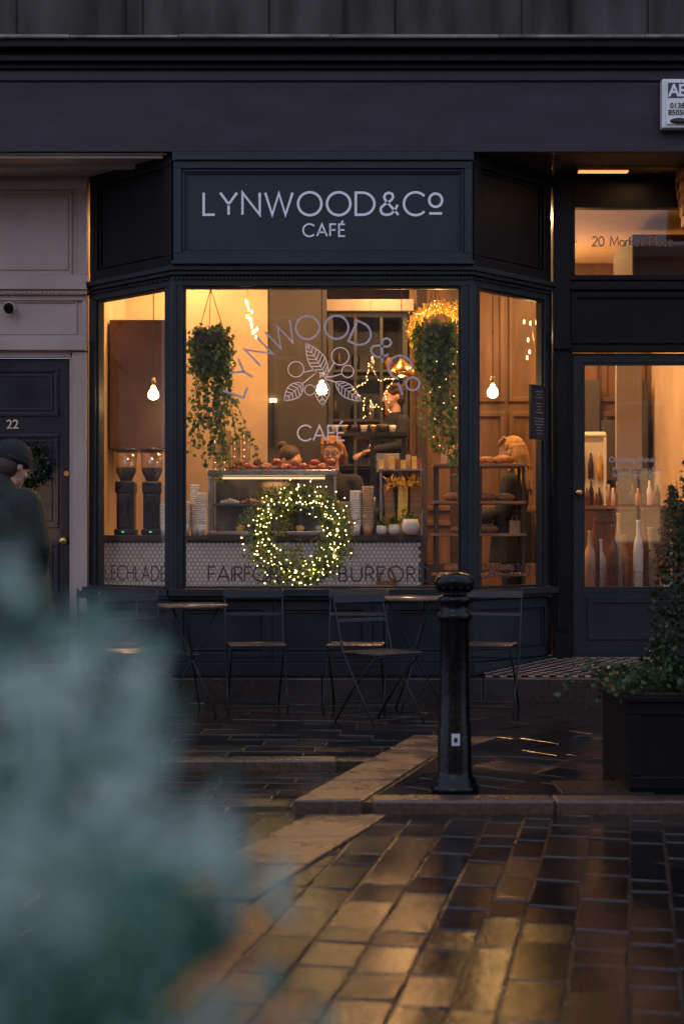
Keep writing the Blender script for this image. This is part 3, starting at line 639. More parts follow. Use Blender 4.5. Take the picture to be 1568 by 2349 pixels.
def cupstack(x,y,z,n,r,m,lab):
    mb=MB(); h=.09
    mb.lathe([(r*.72,0),(r*.98,h)],0,0,18)
    for i in range(n):
        zz=h+i*.018; mb.lathe([(r*.95,zz-.002),(r*1.06,zz+.001),(r*1.06,zz+.007),(r*.97,zz+.009),(r*.93,zz+.015)],0,0,18)
    mb.lathe([(r,h+n*.018),(r*.8,h+n*.018-.02)],0,0,18)
    mb.v=[(a+x,b+y,c+z) for a,b,c in mb.v]
    return mb.obj('paper_cup_stack',m,None,lab,'cups','stacked cups on the counter')
for x,y,n in ((-1.43,1.02,9),(-1.37,1.1,14),(-1.27,1.05,10),(-1.2,1.12,18),(-1.13,1.0,14)): cupstack(x,y,1.046,n,.04,PAPER,'stack of white paper cups on the counter')
KR=mat('kraft_cup',(.5,.33,.2),.6)
for x,n,m in ((.03,10,KR),(.11,15,PAPER),(.21,17,KR)): cupstack(x,1.05,1.046,n,.046,m,'tall stack of paper cups beside display case')
for i in range(4):
    mb=MB()
    for k in range(5+i%2): mb.lathe([(.032,k*.055),(.038,k*.055+.05),(.04,k*.055+.052)],-1.03+i*.08,1.25,16)
    mb.v=[(a,b,c+1.576) for a,b,c in mb.v]; mb.obj('glass_stack',HOPG,None,'stack of clear drinking glasses on display case','glasses','stacked glasses')
MB().box(.30,.66,1.1,1.45,1.57,1.585).box(.31,.325,1.12,1.43,1.046,1.57).box(.635,.65,1.12,1.43,1.046,1.57).obj('counter_shelf',STEEL,None,'small steel shelf riser standing on the counter','shelf')
for i in range(8): 
    x=.30+i*.045; y=1.14+.05*(i%2); mb=MB().box(x,x+.04,y,y+.06,1.586,1.66+.03*((i*3)%4)/2); mb.box(x+.004,x+.036,y-.004,y,1.6,1.64); mb.obj('packet',[YEL,KR,YEL,CRUST][i%4],None,'small yellow snack packet on steel shelf','packet','packets on the shelf',bevel=.004)
for i in range(6):
    x=.34+i*.055; MB().box(x,x+.045,1.2,1.26,1.046,1.20+.03*(i%3)).box(x+.01,x+.035,1.22,1.24,1.20+.03*(i%3),1.225+.03*(i%3)).obj('tea_packet',[YEL,CERAM,YEL,RED][i%4],None,'upright yellow tea packet standing on counter','packet','tea packets on the counter',bevel=.005)
for i in range(3):
    x=.40+i*.09; t=(-.06,.02,.09)[i]; M=Matrix.Translation((x,1.06,1.046))@Matrix.Rotation(t,4,'Y')@Matrix.Rotation(-.1,4,'X')
    MB().box(-.04,.04,0,.018,0,.40,M).cyl((0,.009,.40),(0,.009,.47),.018,.014,10,0,M).obj('chopping_board',WOOD if i!=1 else YEL,None,'long wooden serving board leaning upright on counter','board','upright serving boards',bevel=.006)
rr=random.Random(4)
mb=MB()
for i in range(90): mb.leaf((.48+rr.gauss(0,.07),1.05+rr.gauss(0,.03),1.47+rr.gauss(0,.02)),.05,rr,asp=.35)
mb.obj('dried_flowers',leafmat('dried_yellow',(.5,.28,.04),(.7,.45,.08)),None,'bunch of yellow dried leaves above wooden boards','dried flowers')
for x,r in ((.32,.045),(.42,.05),(.55,.075)):
    pt=thing('potted_plant','small green plant in rounded white ceramic pot','potted plant',(x,.99,1.046),'small potted plants on the counter')
    MB().lathe([(r*.6,1.046),(r*.95,1.046+r*.5),(r,1.046+r),(r*.8,1.046+r*1.7),(r*.72,1.046+r*1.7),(r*.7,1.046+r*1.4)],x,.99,20).obj('pot',CERAM,pt)
    mb=MB(); 
    for i in range(70): mb.leaf((x+rr.gauss(0,r*.5),.99+rr.gauss(0,r*.4),1.046+r*1.7+abs(rr.gauss(0,.03))),.035,rr)
    mb.obj('foliage',IVY,pt)
sh=thing('bread_rack','dark metal shelving rack with wooden shelves','shelving',(1.1,.9,.05))
mb=MB()
for x in (.74,1.08,1.42):
    for yy in (.72,1.02): mb.box(x,x+.022,yy,yy+.022,.05,1.60)
mb.obj('rack_frame',mat('rusty_brown_metal',(.07,.035,.02),.5,metal=.3),sh)
mb=MB()
for z in (.72,1.035,1.29,1.585): mb.box(.72,1.45,.70,1.06,z,z+.022)
mb.obj('shelf',WOOD,sh,bevel=.003)
for i,(x,z) in enumerate(((1.15,1.608),(1.29,1.608),(.95,1.608),(1.16,1.313),(1.30,1.313),(.90,1.313),(.95,1.058),(1.15,1.058),(1.3,.743),(.9,.743),(1.1,.743))): lump('bread_loaf',CRUST,x,.88,z,.085+.01*(i%2),'crusty brown bread loaf on wooden shelf','bread','loaves on the rack',2)
for i in range(5):
    x=.80+i*.06; MB().box(x,x+.05,.95,1.0,1.608,1.72+.03*(i%3)).box(x+.005,x+.045,.965,.985,1.72+.03*(i%3),1.745+.03*(i%3)).obj('coffee_bag',[KR,YEL,KR,CERAM,KR][i],None,'upright tan coffee bag on wooden rack','bag','coffee bags on the rack',bevel=.006)
mb=MB(); mb.tube([(.36+.06*math.cos(a),.9,.68+.1*math.sin(a)) for a in [math.pi*i/10 for i in range(11)]],.012)
mb.cyl((.36,.9,.4),(.36,.9,.68),.07,.08,16); mb.obj('wicker_basket',WOOD,None,'small wicker basket with curved handle beside counter','basket')
mb=MB().box(1.33,1.41,.78,.84,1.058,1.16); mb.tube([(1.35,.81,1.16),(1.355,.81,1.20),(1.385,.81,1.20),(1.39,.81,1.16)],.003); mb.obj('paper_bag',mat('kraft_paper',(.4,.24,.12),.7),None,'brown paper carrier bag on shelf','bag')
fg=thing('drinks_fridge','white upright drinks fridge with bottles behind glass','fridge',(2.33,2.9,.05))
mb=MB().box(2.17,2.47,2.9,3.4,.05,2.02); mb.frame(2.17,2.47,.1,2.0,.03,2.86,2.9); mb.obj('fridge_body',CERAM,fg,bevel=.02)
mb=MB()
for r in range(5):
    for c in range(3): mb.lathe([(.025,.3+r*.32),(.025,.45+r*.32),(.01,.5+r*.32),(.01,.54+r*.32)],2.24+c*.08,2.88,10,mi=(r+c)%3)
mb.obj('bottle_row',[YEL,CRUST,DWOOD],fg)
sc2=thing('side_counter','panelled wooden side counter with wooden top','counter',(2.7,2.2,.05))
MB().box(2.12,3.1,2.1,2.6,.05,1.28).frame(2.2,2.62,.2,1.2,.04,2.085,2.1).frame(2.66,3.08,.2,1.2,.04,2.085,2.1).obj('cabinet',mat('orange_wood',(.20,.09,.038),.3,var=.4,stretch=(1,1,.3)),sc2,bevel=.004)
MB().box(2.1,3.1,2.06,2.62,1.28,1.31).obj('worktop',WOOD,sc2)
AMB=mat('amber_bottle',(.16,.055,.015),.15,var=.4,bump=0)
for i in range(15):
    x=2.17+i*.062+rr.uniform(-.012,.012); h=(.16,.22,.12,.19)[i%4]; MB().lathe([(.022,1.311),(.024,1.311+h*.6),(.010,1.311+h*.8),(.010,1.311+h)],x,2.15+.12*(i%3),14).obj('bottle',[AMB,BLACKM,AMB,KR,CERAM][i%5],None,'small dark bottle standing on side counter','bottle','bottles on the side counter')
MB().box(1.98,2.95,1.25,1.5,.50,.53).box(2.0,2.03,1.27,1.48,.05,.50).box(2.9,2.93,1.27,1.48,.05,.50).obj('low_table',WOOD,None,'low wooden display table behind the glass door','table')
for i,(dx,h,r) in enumerate(((.02,.55,.045),(.08,.66,.035),(.13,.48,.05),(.21,.60,.04),(.27,.70,.036),(.34,.52,.055),(.42,.64,.04),(.48,.74,.04),(.55,.58,.05))):
    x=2.03+dx; z0=.531
    MB().lathe([(r,z0),(r*1.04,z0+h*.6),(r*.9,z0+h*.70),(r*.42,z0+h*.80),(r*.40,z0+h*.97),(r*.5,z0+h)],x,1.30+.08*(i%3),18).obj('tall_bottle',[KR,AMB,CERAM,AMB,KR,CRUST,PAPER,AMB,KR][i],None,'tall amber or wrapped bottle standing on low table','bottle','tall bottles on the low table')
pt=thing('small_tree','small dark leafy indoor tree in white pot','potted plant',(2.74,1.38,.53)); MB().lathe([(.07,.532),(.10,.66),(.09,.66)],2.74,1.38,20).cyl((2.74,1.38,.62),(2.74,1.38,1.1),.01).obj('pot',CERAM,pt); mb=MB()
for i in range(900):
    h=rr.random(); r=.19*(1-h)+.01; mb.leaf((2.74+rr.gauss(0,r*.55),1.38+rr.gauss(0,r*.45),.70+h*.75),.04,rr)
mb.obj('foliage',leafmat('dark_fir_leaf',(.02,.04,.012),(.06,.09,.025)),pt)
MB().box(2.36,2.58,1.8,1.84,1.62,2.72).obj('hanging_banner',mat('pale_banner',(.60,.46,.35),.6,var=.15,vs=3),None,'tall pale hanging fabric banner beside counter','banner')
for i in range(6): MB().box(2.1+i*.16,2.105+i*.16+.14,3.80,3.85,1.5+.1*(i%2),2.2+.2*(i%3)).obj('framed_print',WALLD,it,bevel=.004)
MB().box(2.48,3.1,1.7,2.6,3.25,3.62).obj('air_duct',mat('dark_box',(.03,.018,.011),.7,spec=.2),None,'dark boxed air duct near the ceiling','duct',bevel=.01)

# ------------------------------------------------------------------ lamps
def pendant(x,y,z,top,e=15,lab='bare filament bulb hanging on a black cord'):
    t=thing('pendant_bulb',lab,'lamp',(x,y,top),'pendant bulbs in the window')
    MB().cyl((x,y,z+.11),(x,y,top),.004,n=6).obj('cord',BLACKM,t)
    MB().lathe([(.012,z+.12),(.018,z+.11),(.018,z+.055)],x,y,12).obj('socket',BRASS,t)
    MB().lathe([(.014,z+.055),(.02,z+.035),(.038,z+.008),(.042,z-.012),(.036,z-.034),(.02,z-.046),(0,z-.05)],x,y,16).obj('bulb',BULB,t)
    light('POINT',(x,y,z-.01),e,WARM,t,.035)
pendant(-1.47,.60,2.15,3.75); pendant(-.155,.42,2.17,3.75); pendant(1.17,.55,2.16,3.75)
for x,y,e in ((-1.3,1.9,56),(.1,1.7,46),(1.5,1.7,44),(2.1,2.9,34),(.4,3.4,30)):
    t=thing('ceiling_downlight','round recessed warm ceiling light','lamp',(x,y,3.79),'ceiling lights')
    MB().lathe([(.09,3.785),(.09,3.80)],x,y,20).obj('trim',CERAM,t); MB().lathe([(.075,3.78),(.075,3.784)],x,y,20).obj('lens',DOWN,t)
    light('AREA',(x,y,3.77),e,WARM,t,.3)
t=thing('added_fill_globe','added warm globe fill light hung out of sight inside','lamp',(1.95,3.3,3.1)); MB().sph((1.95,3.3,3.1),.09,20,12).obj('globe',BULB2,t); MB().cyl((1.95,3.3,3.19),(1.95,3.3,3.79),.004,n=6).obj('cord',BLACKM,t)  # added lamp, hidden by the door head, brightens ceiling and wall behind transom
light('POINT',(1.95,3.14,3.12),34,WARM,t,.08)
for x,y,z in ((.52,2.0,2.44),):
    t=thing('dome_pendant','brass dome pendant lamp glowing warm','lamp',(x,y,z),'brass dome lamps')
    MB().lathe([(.12,z),(.115,z+.04),(.085,z+.09),(.03,z+.13),(.015,z+.16)],x,y,24).obj('shade',BRASS,t); MB().cyl((x,y,z+.16),(x,y,3.75),.004,n=6).obj('cord',BLACKM,t)
    MB().sph((x,y,z+.02),.03).obj('bulb',BULB2,t); light('POINT',(x,y,z-.05),9,WARM,t,.05)
st=thing('star_light','wire star decoration wrapped in tiny warm lights','star decoration',(.25,.7,2.2))
P=[]
for k in range(10):
    a=rad(90+36*k+10); r=.215 if k%2==0 else .10; P.append((.25+r*math.cos(a)*.85,.7,2.17+r*math.sin(a)*1.05))
MB().tube(P+[P[0]],.003,6).obj('wire_outline',BRASS,st)
mb=MB()
for k in range(10):
    a=Vector(P[k]);b=Vector(P[(k+1)%10])
    for j in range(6):
        if R.random()<.15: continue
        q=a.lerp(b,j/6)+Vector((R.gauss(0,.006),-.008,R.gauss(0,.006))); mb.sph(q,.0040,6,4)
mb.obj('string_lights',STARG,st); MB().cyl(P[0],(.25,.7,3.75),.0015,n=5).obj('cord',BLACKM,st)
t=thing('leaf_garland','garland of small golden leaves glowing above hanging ivy','garland',(.76,.62,2.7)); mb=MB()
for i in range(1500):
    a=rad(R.uniform(-30,210)); r=.21+R.gauss(0,.022); b=R.uniform(0,6.28); mb.leaf((.76+r*math.cos(a)*1.0,.62+R.gauss(0,.03),2.64+r*math.sin(a)*.9),.034,R,asp=.5)
mb.obj('gold_leaves',GOLDL,t); MB().tube([(.76+.21*math.cos(rad(a)),.62,2.64+.19*math.sin(rad(a))) for a in range(-30,211,12)],.004,6).obj('wire_hoop',BRASS,t)
mb=MB()
for i in range(70):
    a=rad(R.uniform(-30,210)); mb.sph((.76+R.gauss(.21,.02)*math.cos(a),.58+R.gauss(0,.02),2.64+R.gauss(.19,.02)*math.sin(a)),.0035,6,4)
for i in range(16): mb.sph((.80+R.gauss(0,.06),.24+R.gauss(0,.03),2.45-R.random()*.8),.0030,6,4)
mb.obj('string_lights',STARG,t)
light('POINT',(.76,.66,2.68),6,(1,.6,.2),t,.05)
for x,y,z,sp in ((-.79,1.4,2.86,.022),(1.60,1.6,2.72,.06)):
    t=thing('flame_bulb_cluster','loose cluster of small flame shaped warm bulbs','lamp',(x,y,z),'flame bulb lamps')
    MB().tube([(x,y,3.78),(x,y,z+.15),(x+.02,y,z),(x+.05,y,z-.15)],.003,5).obj('cord',BRASS,t); mb=MB()
    for i in range(14):
        mb.sph((x+R.gauss(.01+i*.004,sp),y+R.gauss(0,.02),z+.15-i*.024+R.gauss(0,sp*.6)),(.008,.008,.018),8,6)
    mb.obj('flame_bulbs',BULB2,t); light('POINT',(x,y-.08,z),2.5,(1,.6,.2),t,.05)
# ------------------------------------------------------------------ hanging ivy
def ivy(x,y,ztop,seed,drop):
    rr=random.Random(seed); t=thing('hanging_ivy','trailing ivy spilling from a hanging basket','hanging plant',(x,y,ztop),'hanging ivy plants in the window')
    MB().lathe([(.06,ztop-.14),(.11,ztop-.10),(.13,ztop-.02),(.12,ztop-.02),(.10,ztop-.09)],x,y,18).obj('basket',TWIG,t)
    mb=MB()
    for k in range(3):
        a=2.1*k+.5; mb.cyl((x+.12*math.cos(a),y+.12*math.sin(a),ztop-.02),(x,y,ztop+.32),.003,n=5)
    mb.cyl((x,y,ztop+.32),(x,y,3.0),.003,n=5); mb.obj('cord',TWIG,t)
    lf=MB(); st=MB()
    for i in range(620):
        a=rr.uniform(0,6.283); r=.175*math.sqrt(rr.random()); lf.leaf((x+r*math.cos(a),y+r*math.sin(a)*.8,ztop+rr.uniform(-.28,.06)*(1) - r*.3),.05,rr,.8,.8)
    for s in range(32):
        a=rr.uniform(0,6.283); r=rr.uniform(.03,.16); L=drop*rr.uniform(.25,1)*(1-.4*r/.18*rr.random()); px,py,pz=x+r*math.cos(a),y+r*math.sin(a)*.7,ztop-.05; pts=[(px,py,pz)]; q=0
        dx=rr.gauss(0,.010)-(px-x)*.05
        while q<L:
            px+=dx*.4+rr.gauss(0,.006); py+=rr.gauss(0,.004); pz-=.03; q+=.03; py=max(py,.1); pts.append((px,py,pz))
            for _ in range(2 if rr.random()<.6 else 1): lf.leaf((px+rr.gauss(0,.012),py+rr.gauss(0,.01),pz),rr.choice((.03,.045,.05)),rr,.8,.85)
        st.tube(pts,.0018,4)
    lf.obj('foliage',IVY,t); st.obj('stems',TWIG,t)
ivy(-1.0,.33,2.60,1,1.2); ivy(.71,.33,2.64,2,1.25)
# wreath
t=thing('lit_wreath','large evergreen wreath wound with warm fairy lights','wreath',(-.32,.12,1.04))
lf=MB(); rr=random.Random(21)
for i in range(6000):
    a=rr.uniform(0,6.283); b=rr.uniform(0,6.283)
    k=1+.22*math.sin(a*3+1)+.15*math.sin(a*7); q=abs(rr.gauss(.055,.045))*(1.3 if math.sin(a)<-.2 or math.cos(a)<-.5 else .85)*k; rm=.300
    rad_=(rm+q*math.cos(b)); lf.leaf((-.32+rad_*math.cos(a),.18+q*math.sin(b)*.7,1.04+rad_*1.0*math.sin(a)),.046,rr,0,.35)
lf.obj('foliage',FIR,t)
MB().tube([(-.32+.305*math.cos(2*math.pi*i/30),.17,1.04+.305*math.sin(2*math.pi*i/30)) for i in range(30)],.02,8,True).obj('hoop',TWIG,t)
lb=MB(); wi=[]
for i in range(250):
    a=2*math.pi*i/250; b=i*.9+rr.gauss(0,.3); q=.07+rr.gauss(0,.03); rr_=.300+q*math.cos(b); p=(-.32+rr_*math.cos(a)+rr.gauss(0,.014),.15-abs(math.sin(b))*.055,1.04+rr_*math.sin(a)+rr.gauss(0,.014))
    wi.append(p); lb.sph(p,rr.choice((.0028,.0034,.0040,.0052)),6,4)
o=lb.obj('string_lights',FAIRY,t,kind='stuff'); MB().tube(wi,.001,4,True).obj('light_wire',TWIG,t)
for k in range(8):
    a=k*math.pi/4+.3; light('POINT',(-.32+.30*math.cos(a),.085,1.04+.30*math.sin(a)),.20,(1,.66,.25),t,.01,name='bulb_light')
mn=thing('menu_board','small black framed menu board hanging beside entrance','menu board',(1.5,.5,1.8))
MM=MR@Matrix.Translation((LR-.36,-.06,0))
MB().frame(0,.20,1.78,2.20,.012,-.012,.012,MM).obj('frame',BLACKM,mn); MB().box(.012,.188,-.006,.008,1.792,2.188,MM).obj('board',mat('chalkboard',(.012,.011,.013),.6),mn)
v=MB(); rr=random.Random(9)
for i in range(15):
    if i in (3,8): continue
    w=rr.uniform(.05,.13); z=2.15-i*.023
    ribbon(v,[(.1-w/2+w*k/8,z+rr.uniform(-.002,.002)) for k in range(9)],.0045,lambda a,b,t:MM@Vector((a,-.0075+t,b)),.001)
v.obj('menu_writing',mat('chalk',(.35,.33,.36),.7,bump=0),mn)
# ------------------------------------------------------------------ people
def remesh(o,vs,it=3):
    m=o.modifiers.new('remesh','REMESH'); m.mode='VOXEL'; m.voxel_size=vs; m.use_smooth_shade=True
    s=o.modifiers.new('smooth','SMOOTH'); s.iterations=it; s.factor=.5
def person(label,loc,yaw,H,hair,hairm,top,bottom,arms,legs=None,nod=0,turn=0,coat=False,glasses=False,beanie=None,lean=0,longcoat=0,bulk=1):
    k=H/1.75
    W=Matrix.Translation(loc)@Matrix.Rotation(yaw,4,'Z')@Matrix.Scale(k,4)
    UB=W@Matrix.Translation((0,0,.95))@Matrix.Rotation(lean,4,'X')@Matrix.Translation((0,0,-.95))
    HM=UB@Matrix.Translation((0,.01,1.50))@Matrix.Rotation(turn,4,'Z')@Matrix.Rotation(nod,4,'X')@Matrix.Translation((0,-.01,-1.50))
    t=thing('person',label,'person',loc)
    b=MB()
    b.cap((0,.01,1.40),(0,.0,1.56),.055,.052,UB)
    b.sph((0,.005,1.655),(.076,.098,.105),18,14,0,HM); b.sph((0,-.035,1.595),(.053,.062,.065),14,10,0,HM)
    b.cap((0,-.088,1.655),(0,-.108,1.622),.009,.015,HM); b.sph((-.0,-.088,1.575),(.026,.012,.007),10,6,0,HM); b.sph((0,-.086,1.563),(.022,.012,.008),10,6,0,HM); b.sph((0,-.078,1.54),(.022,.018,.018),10,6,0,HM)
    b.sph((0,-.08,1.675),(.06,.014,.012),12,6,0,HM)
    for s in (-1,1): b.sph((s*.08,.012,1.64),(.012,.022,.033),8,8,0,HM); b.sph((s*.04,-.06,1.61),(.028,.03,.025),8,6,0,HM)
    b.sph((0,0,1.28),(.155,.095,.2),16,10,0,UB); b.sph((0,0,1.02),(.145,.10,.16),16,10,0,UB); b.cap((-.15,.01,1.39),(.15,.01,1.39),.06,.06,UB)
    lg=legs or [((.09,0,.92),(.10,-.01,.5),(.10,.02,.09)),((-.09,0,.92),(-.10,-.01,.5),(-.10,.02,.09))]
    for h,kn,an in lg:
        b.cap(h,kn,.085,.055,W); b.cap(kn,an,.053,.035,W); b.cap((an[0],an[1],.05),(an[0],an[1]-.15,.035),.04,.03,W)
    for s,(el,wr) in zip((1,-1),arms):
        sh_=(s*.185,.01,1.385); b.cap(sh_,el,.048,.038,UB); b.cap(el,wr,.037,.026,UB)
        e=Vector(el);w=Vector(wr); d=(w-e).normalized(); sd=d.cross(Vector((0,0,1))); sd=sd.normalized() if sd.length>.2 else Vector((0,1,0)); nn=sd.cross(d).normalized()
        for j in range(3): q=w+sd*(.02*(j-1)); b.cap(q,q+d*.075,.015,.015,UB,8)
        for j,L in enumerate((.062,.072,.068,.052)):
            q=w+d*.08+sd*(.021*(j-1.5)); q2=q+(d*.9-nn*.35).normalized()*L*.5; q3=q2+(d*.5-nn*.85).normalized()*L*.5; b.cap(q,q2,.0092,.0085,UB,8); b.cap(q2,q3,.0085,.007,UB,8)
        q=w+d*.02+sd*.026; q2=q+(d*.6+sd*.7).normalized()*.035; b.cap(q,q2,.012,.01,UB,8); b.cap(q2,q2+(d*.9-nn*.2).normalized()*.03,.01,.008,UB,8)
    o=b.obj('body',SKIN,t); remesh(o,.0075*k)
    c=MB(); g=bulk; c.sph((0,.0,1.27),(.185*g,.125*g,.21),18,12,0,UB); c.sph((0,0,1.05),(.17*g,.125*g,.2),18,12,0,UB); c.cap((-.165,.01,1.385),(.165,.01,1.385),.072*g,.072*g,UB); c.cap((0,.012,1.40),(0,.01,1.455),.07,.066,UB)
    if coat: c.cyl((0,0,.72-longcoat),(0,0,1.15),.21*g+longcoat*.3,.17*g,24,0,UB); c.cap((0,.04,1.43),(0,.06,1.50),.085*g,.09,UB)
    else: c.cyl((0,0,.86),(0,0,1.1),.165,.16,24,0,UB)
    for s,(el,wr) in zip((1,-1),arms):
        sh_=(s*.185,.01,1.385); f=(1.35 if coat else 1.2)*g; c.cap(sh_,el,.057*f,.047*f,UB); e=Vector(el);w=Vector(wr); c.cap(el,e.lerp(w,.92),.046*f,.036*f,UB)
    o=c.obj('coat' if coat else 'jumper',top,t); remesh(o,.011*k,2)
    c=MB()
    for h,kn,an in lg: c.cap(h,kn,.10,.068,W); c.cap(kn,(an[0],an[1],.1),.068,.058,W)
    c.sph((0,0,.93),(.155,.115,.1),14,8,0,W); o=c.obj('trousers',bottom,t); remesh(o,.011*k,2)
    for h,kn,an in lg:
        c=MB(); c.cap((an[0],an[1]+.02,.05),(an[0],an[1]-.16,.038),.05,.04,W); c.box(an[0]-.04,an[0]+.04,an[1]-.18,an[1]+.06,0,.03,W)
        o=c.obj('shoe',BLKC,t); remesh(o,.009*k,2)
    c=MB(); rr=random.Random(int(H*1000))
    c.sph((0,.022,1.685),(.090,.102,.094),18,12,0,HM); c.sph((0,.05,1.64),(.086,.078,.1),16,10,0,HM)
    if hair in('long','bob'):
        L={'long':.30,'bob':.08}[hair]
        for i in range(34):
            a=rad(-5+i*190/33); x=.083*math.cos(a); yy=.035+.083*math.sin(a); l=L*rr.uniform(.7,1.1); px=x*1.08+rr.gauss(0,.007)
            c.cap((x,yy,1.68),(px,yy+.01,1.60),.018,.018,HM,8); c.cap((px,yy+.01,1.60),(px*1.0+rr.gauss(0,.012),yy+.015+rr.gauss(0,.01),1.60-l),.018,.006,HM,8)
        for i in range(9):
            x=-.07+i*.0175; c.cap((x,-.03,1.765),(x*1.1+rr.gauss(0,.006),-.090,1.715+rr.uniform(0,.015)),.014,.006,HM,8)
    if hair=='bun': c.sph((0,.12,1.75),(.045,.045,.045),12,8,0,HM)
    if hair=='short':
        for i in range(20):
            a=rr.uniform(0,6.28); c.sph((.08*math.cos(a),.03+.08*math.sin(a),1.70+rr.uniform(-.02,.05)),.026,8,6,0,HM)
    o=c.obj('hair',hairm,t); remesh(o,.006*k,1)
    if beanie:
        c=MB(); c.sph((0,.018,1.705),(.108,.124,.105),18,12,0,HM); c.cyl((0,.015,1.655),(0,.015,1.71),.112,.115,24,0,HM)
        o=c.obj('cap',beanie,t); remesh(o,.007*k,2)
    for s in (-1,1):
        MB().sph((s*.032,-.086,1.652),(.013,.009,.008),10,8,0,HM).sph((s*.032,-.094,1.652),(.006,.004,.006),8,6,1,HM).obj('eye',[CERAM,BLACKM],t)
    if glasses:
        c=MB()
        for s in (-1,1): c.tube([HM@Vector((s*.033+.024*math.cos(a),-.105,1.65+.017*math.sin(a))) for a in [math.pi*2*i/16 for i in range(16)]],.0024*k,6,True); c.tube([HM@Vector((s*.057,-.105,1.655)),HM@Vector((s*.080,0,1.655))],.002*k,5)
        c.tube([HM@Vector((-.009,-.106,1.655)),HM@Vector((.009,-.106,1.655))],.0022*k,5); c.obj('glasses',BLACKM,t)
    return t
work=(((.24,-.04,1.14),(.12,-.28,1.10)),((-.24,-.04,1.14),(-.10,-.30,1.08)))
person('barista with ginger bob, dark glasses and black jumper looking down',(-.08,1.95,.05),rad(-8),1.84,'bob',GINGER,BLKC,BLKC,work,nod=.25,glasses=True)
person('barista with tied brown hair bending behind display case',(-.50,2.0,.05),rad(55),1.76,'bun',BRUN,BLKC,BLKC,work,nod=.2,lean=.05)
person('person in dark top standing in profile on raised level',(.50,3.0,.78),rad(-70),1.68,'short',BRUN,BLKC,DNM,work,nod=.15)
person('customer with long blond hair and black coat standing inside',(1.50,2.0,.05),rad(-110),1.84,'long',BLOND,BLKC,DNM,work,nod=.15,coat=True)
walk=[((.09,0,.92),(.10,-.16,.52),(.10,-.20,.11)),((-.09,0,.92),(-.10,.03,.50),(-.10,.24,.16))]
person('pedestrian in long dark green coat walking past the house door',(-2.06,-2.0,ZG),rad(142),1.75,'short',BRUN,GRNC,DNM,(((.27,.08,1.14),(.19,-.06,.98)),((-.27,-.02,1.14),(-.19,-.10,1.0))),legs=walk,coat=True,nod=.25,lean=.08,beanie=BLKC,longcoat=.16,bulk=1.5)
# ------------------------------------------------------------------ chairs and tables
CH=mat('grey_green_chair_paint',(.011,.014,.016),.34,metal=.1,var=.3,vs=14,bump=.15,spec=.4)
ch=thing('folding_chair','slatted grey metal folding bistro chair on wet pavement','chair',(0,0,0),'folding chairs outside the cafe')
mb=MB(); 
for s in (-1,1):
    x=s*.205; mb.tube([(x,.225,.84),(x,.20,.74),(x,.12,.47),(x,-.05,.22),(x,-.21,.0)],.007,8)
    x=s*.18; mb.tube([(x,-.19,.445),(x,.02,.25),(x,.23,.0)],.007,8)
mb.cyl((-.205,-.185,.04),(.205,-.185,.04),.006,n=8); mb.cyl((-.18,.205,.03),(.18,.205,.03),.006,n=8); mb.cyl((-.205,.05,.36),(.205,.05,.36),.005,n=8); mb.cyl((-.18,-.19,.44),(.18,-.19,.44),.007,n=8); mb.cyl((-.205,.12,.44),(.205,.12,.44),.007,n=8)
mb.obj('leg_frame',CH,ch)
mb=MB()
for i in range(8): mb.box(-.195,.195,-.205+i*.046,-.171+i*.046,.452,.464)
mb.box(-.16,-.14,-.2,.15,.444,.4515); mb.box(.14,.16,-.2,.15,.444,.4515); mb.obj('seat',mat('wet_slat_paint',(.05,.045,.042),.16,var=.4,vs=12,bump=.1),ch,bevel=.003)
mb=MB(); Mb=Matrix.Translation((0,.212,.79))@Matrix.Rotation(rad(-12),4,'X'); mb.box(-.215,.215,-.012,-.004,-.02,.035,Mb); mb.box(-.205,.205,-.012,-.004,-.15,-.125,Mb); mb.obj('backrest',CH,ch,bevel=.003)
ch.location=(-.60,-.62,ZG); ch.rotation_euler=(0,0,rad(8))
WETL='folding bistro chair with wet slatted seat catching warm light'
copy_thing(ch,(.10,-.62,ZG),rad(-6)); copy_thing(ch,(.24,-1.35,ZG),rad(38),label=WETL); copy_thing(ch,(1.02,-.62,ZG),rad(-15))
copy_thing(ch,(-1.62,-.62,ZG),rad(14)); copy_thing(ch,(-1.32,-1.25,ZG),rad(30))
tb=thing('bistro_table','small round metal bistro table on curved legs','table',(0,0,0),'bistro tables outside the cafe')
MB().lathe([(0,.725),(.235,.725),(.243,.73),(.243,.745),(.235,.75),(0,.752)],n=36).obj('table_top',mat('wet_table_top',(.20,.14,.10),.12,metal=.1,var=.5,vs=10),tb)
mb=MB()
for k in range(3):
    a=k*2.094+.4; c,s=math.cos(a),math.sin(a); mb.tube([(.19*c,.19*s,.725),(.12*c,.12*s,.58),(.02*c,.02*s,.40),(-.10*c,-.10*s,.2),(-.22*c,-.22*s,0)],.007,8)
mb.tube([(.04*math.cos(a),.04*math.sin(a),.40) for a in [i*.524 for i in range(12)]],.006,6,True)
mb.obj('leg_frame',CH,tb)
tb.location=(-1.02,-.85,ZG); copy_thing(tb,(.50,-.70,ZG+.0),.7,scale=(1,1,1.06))
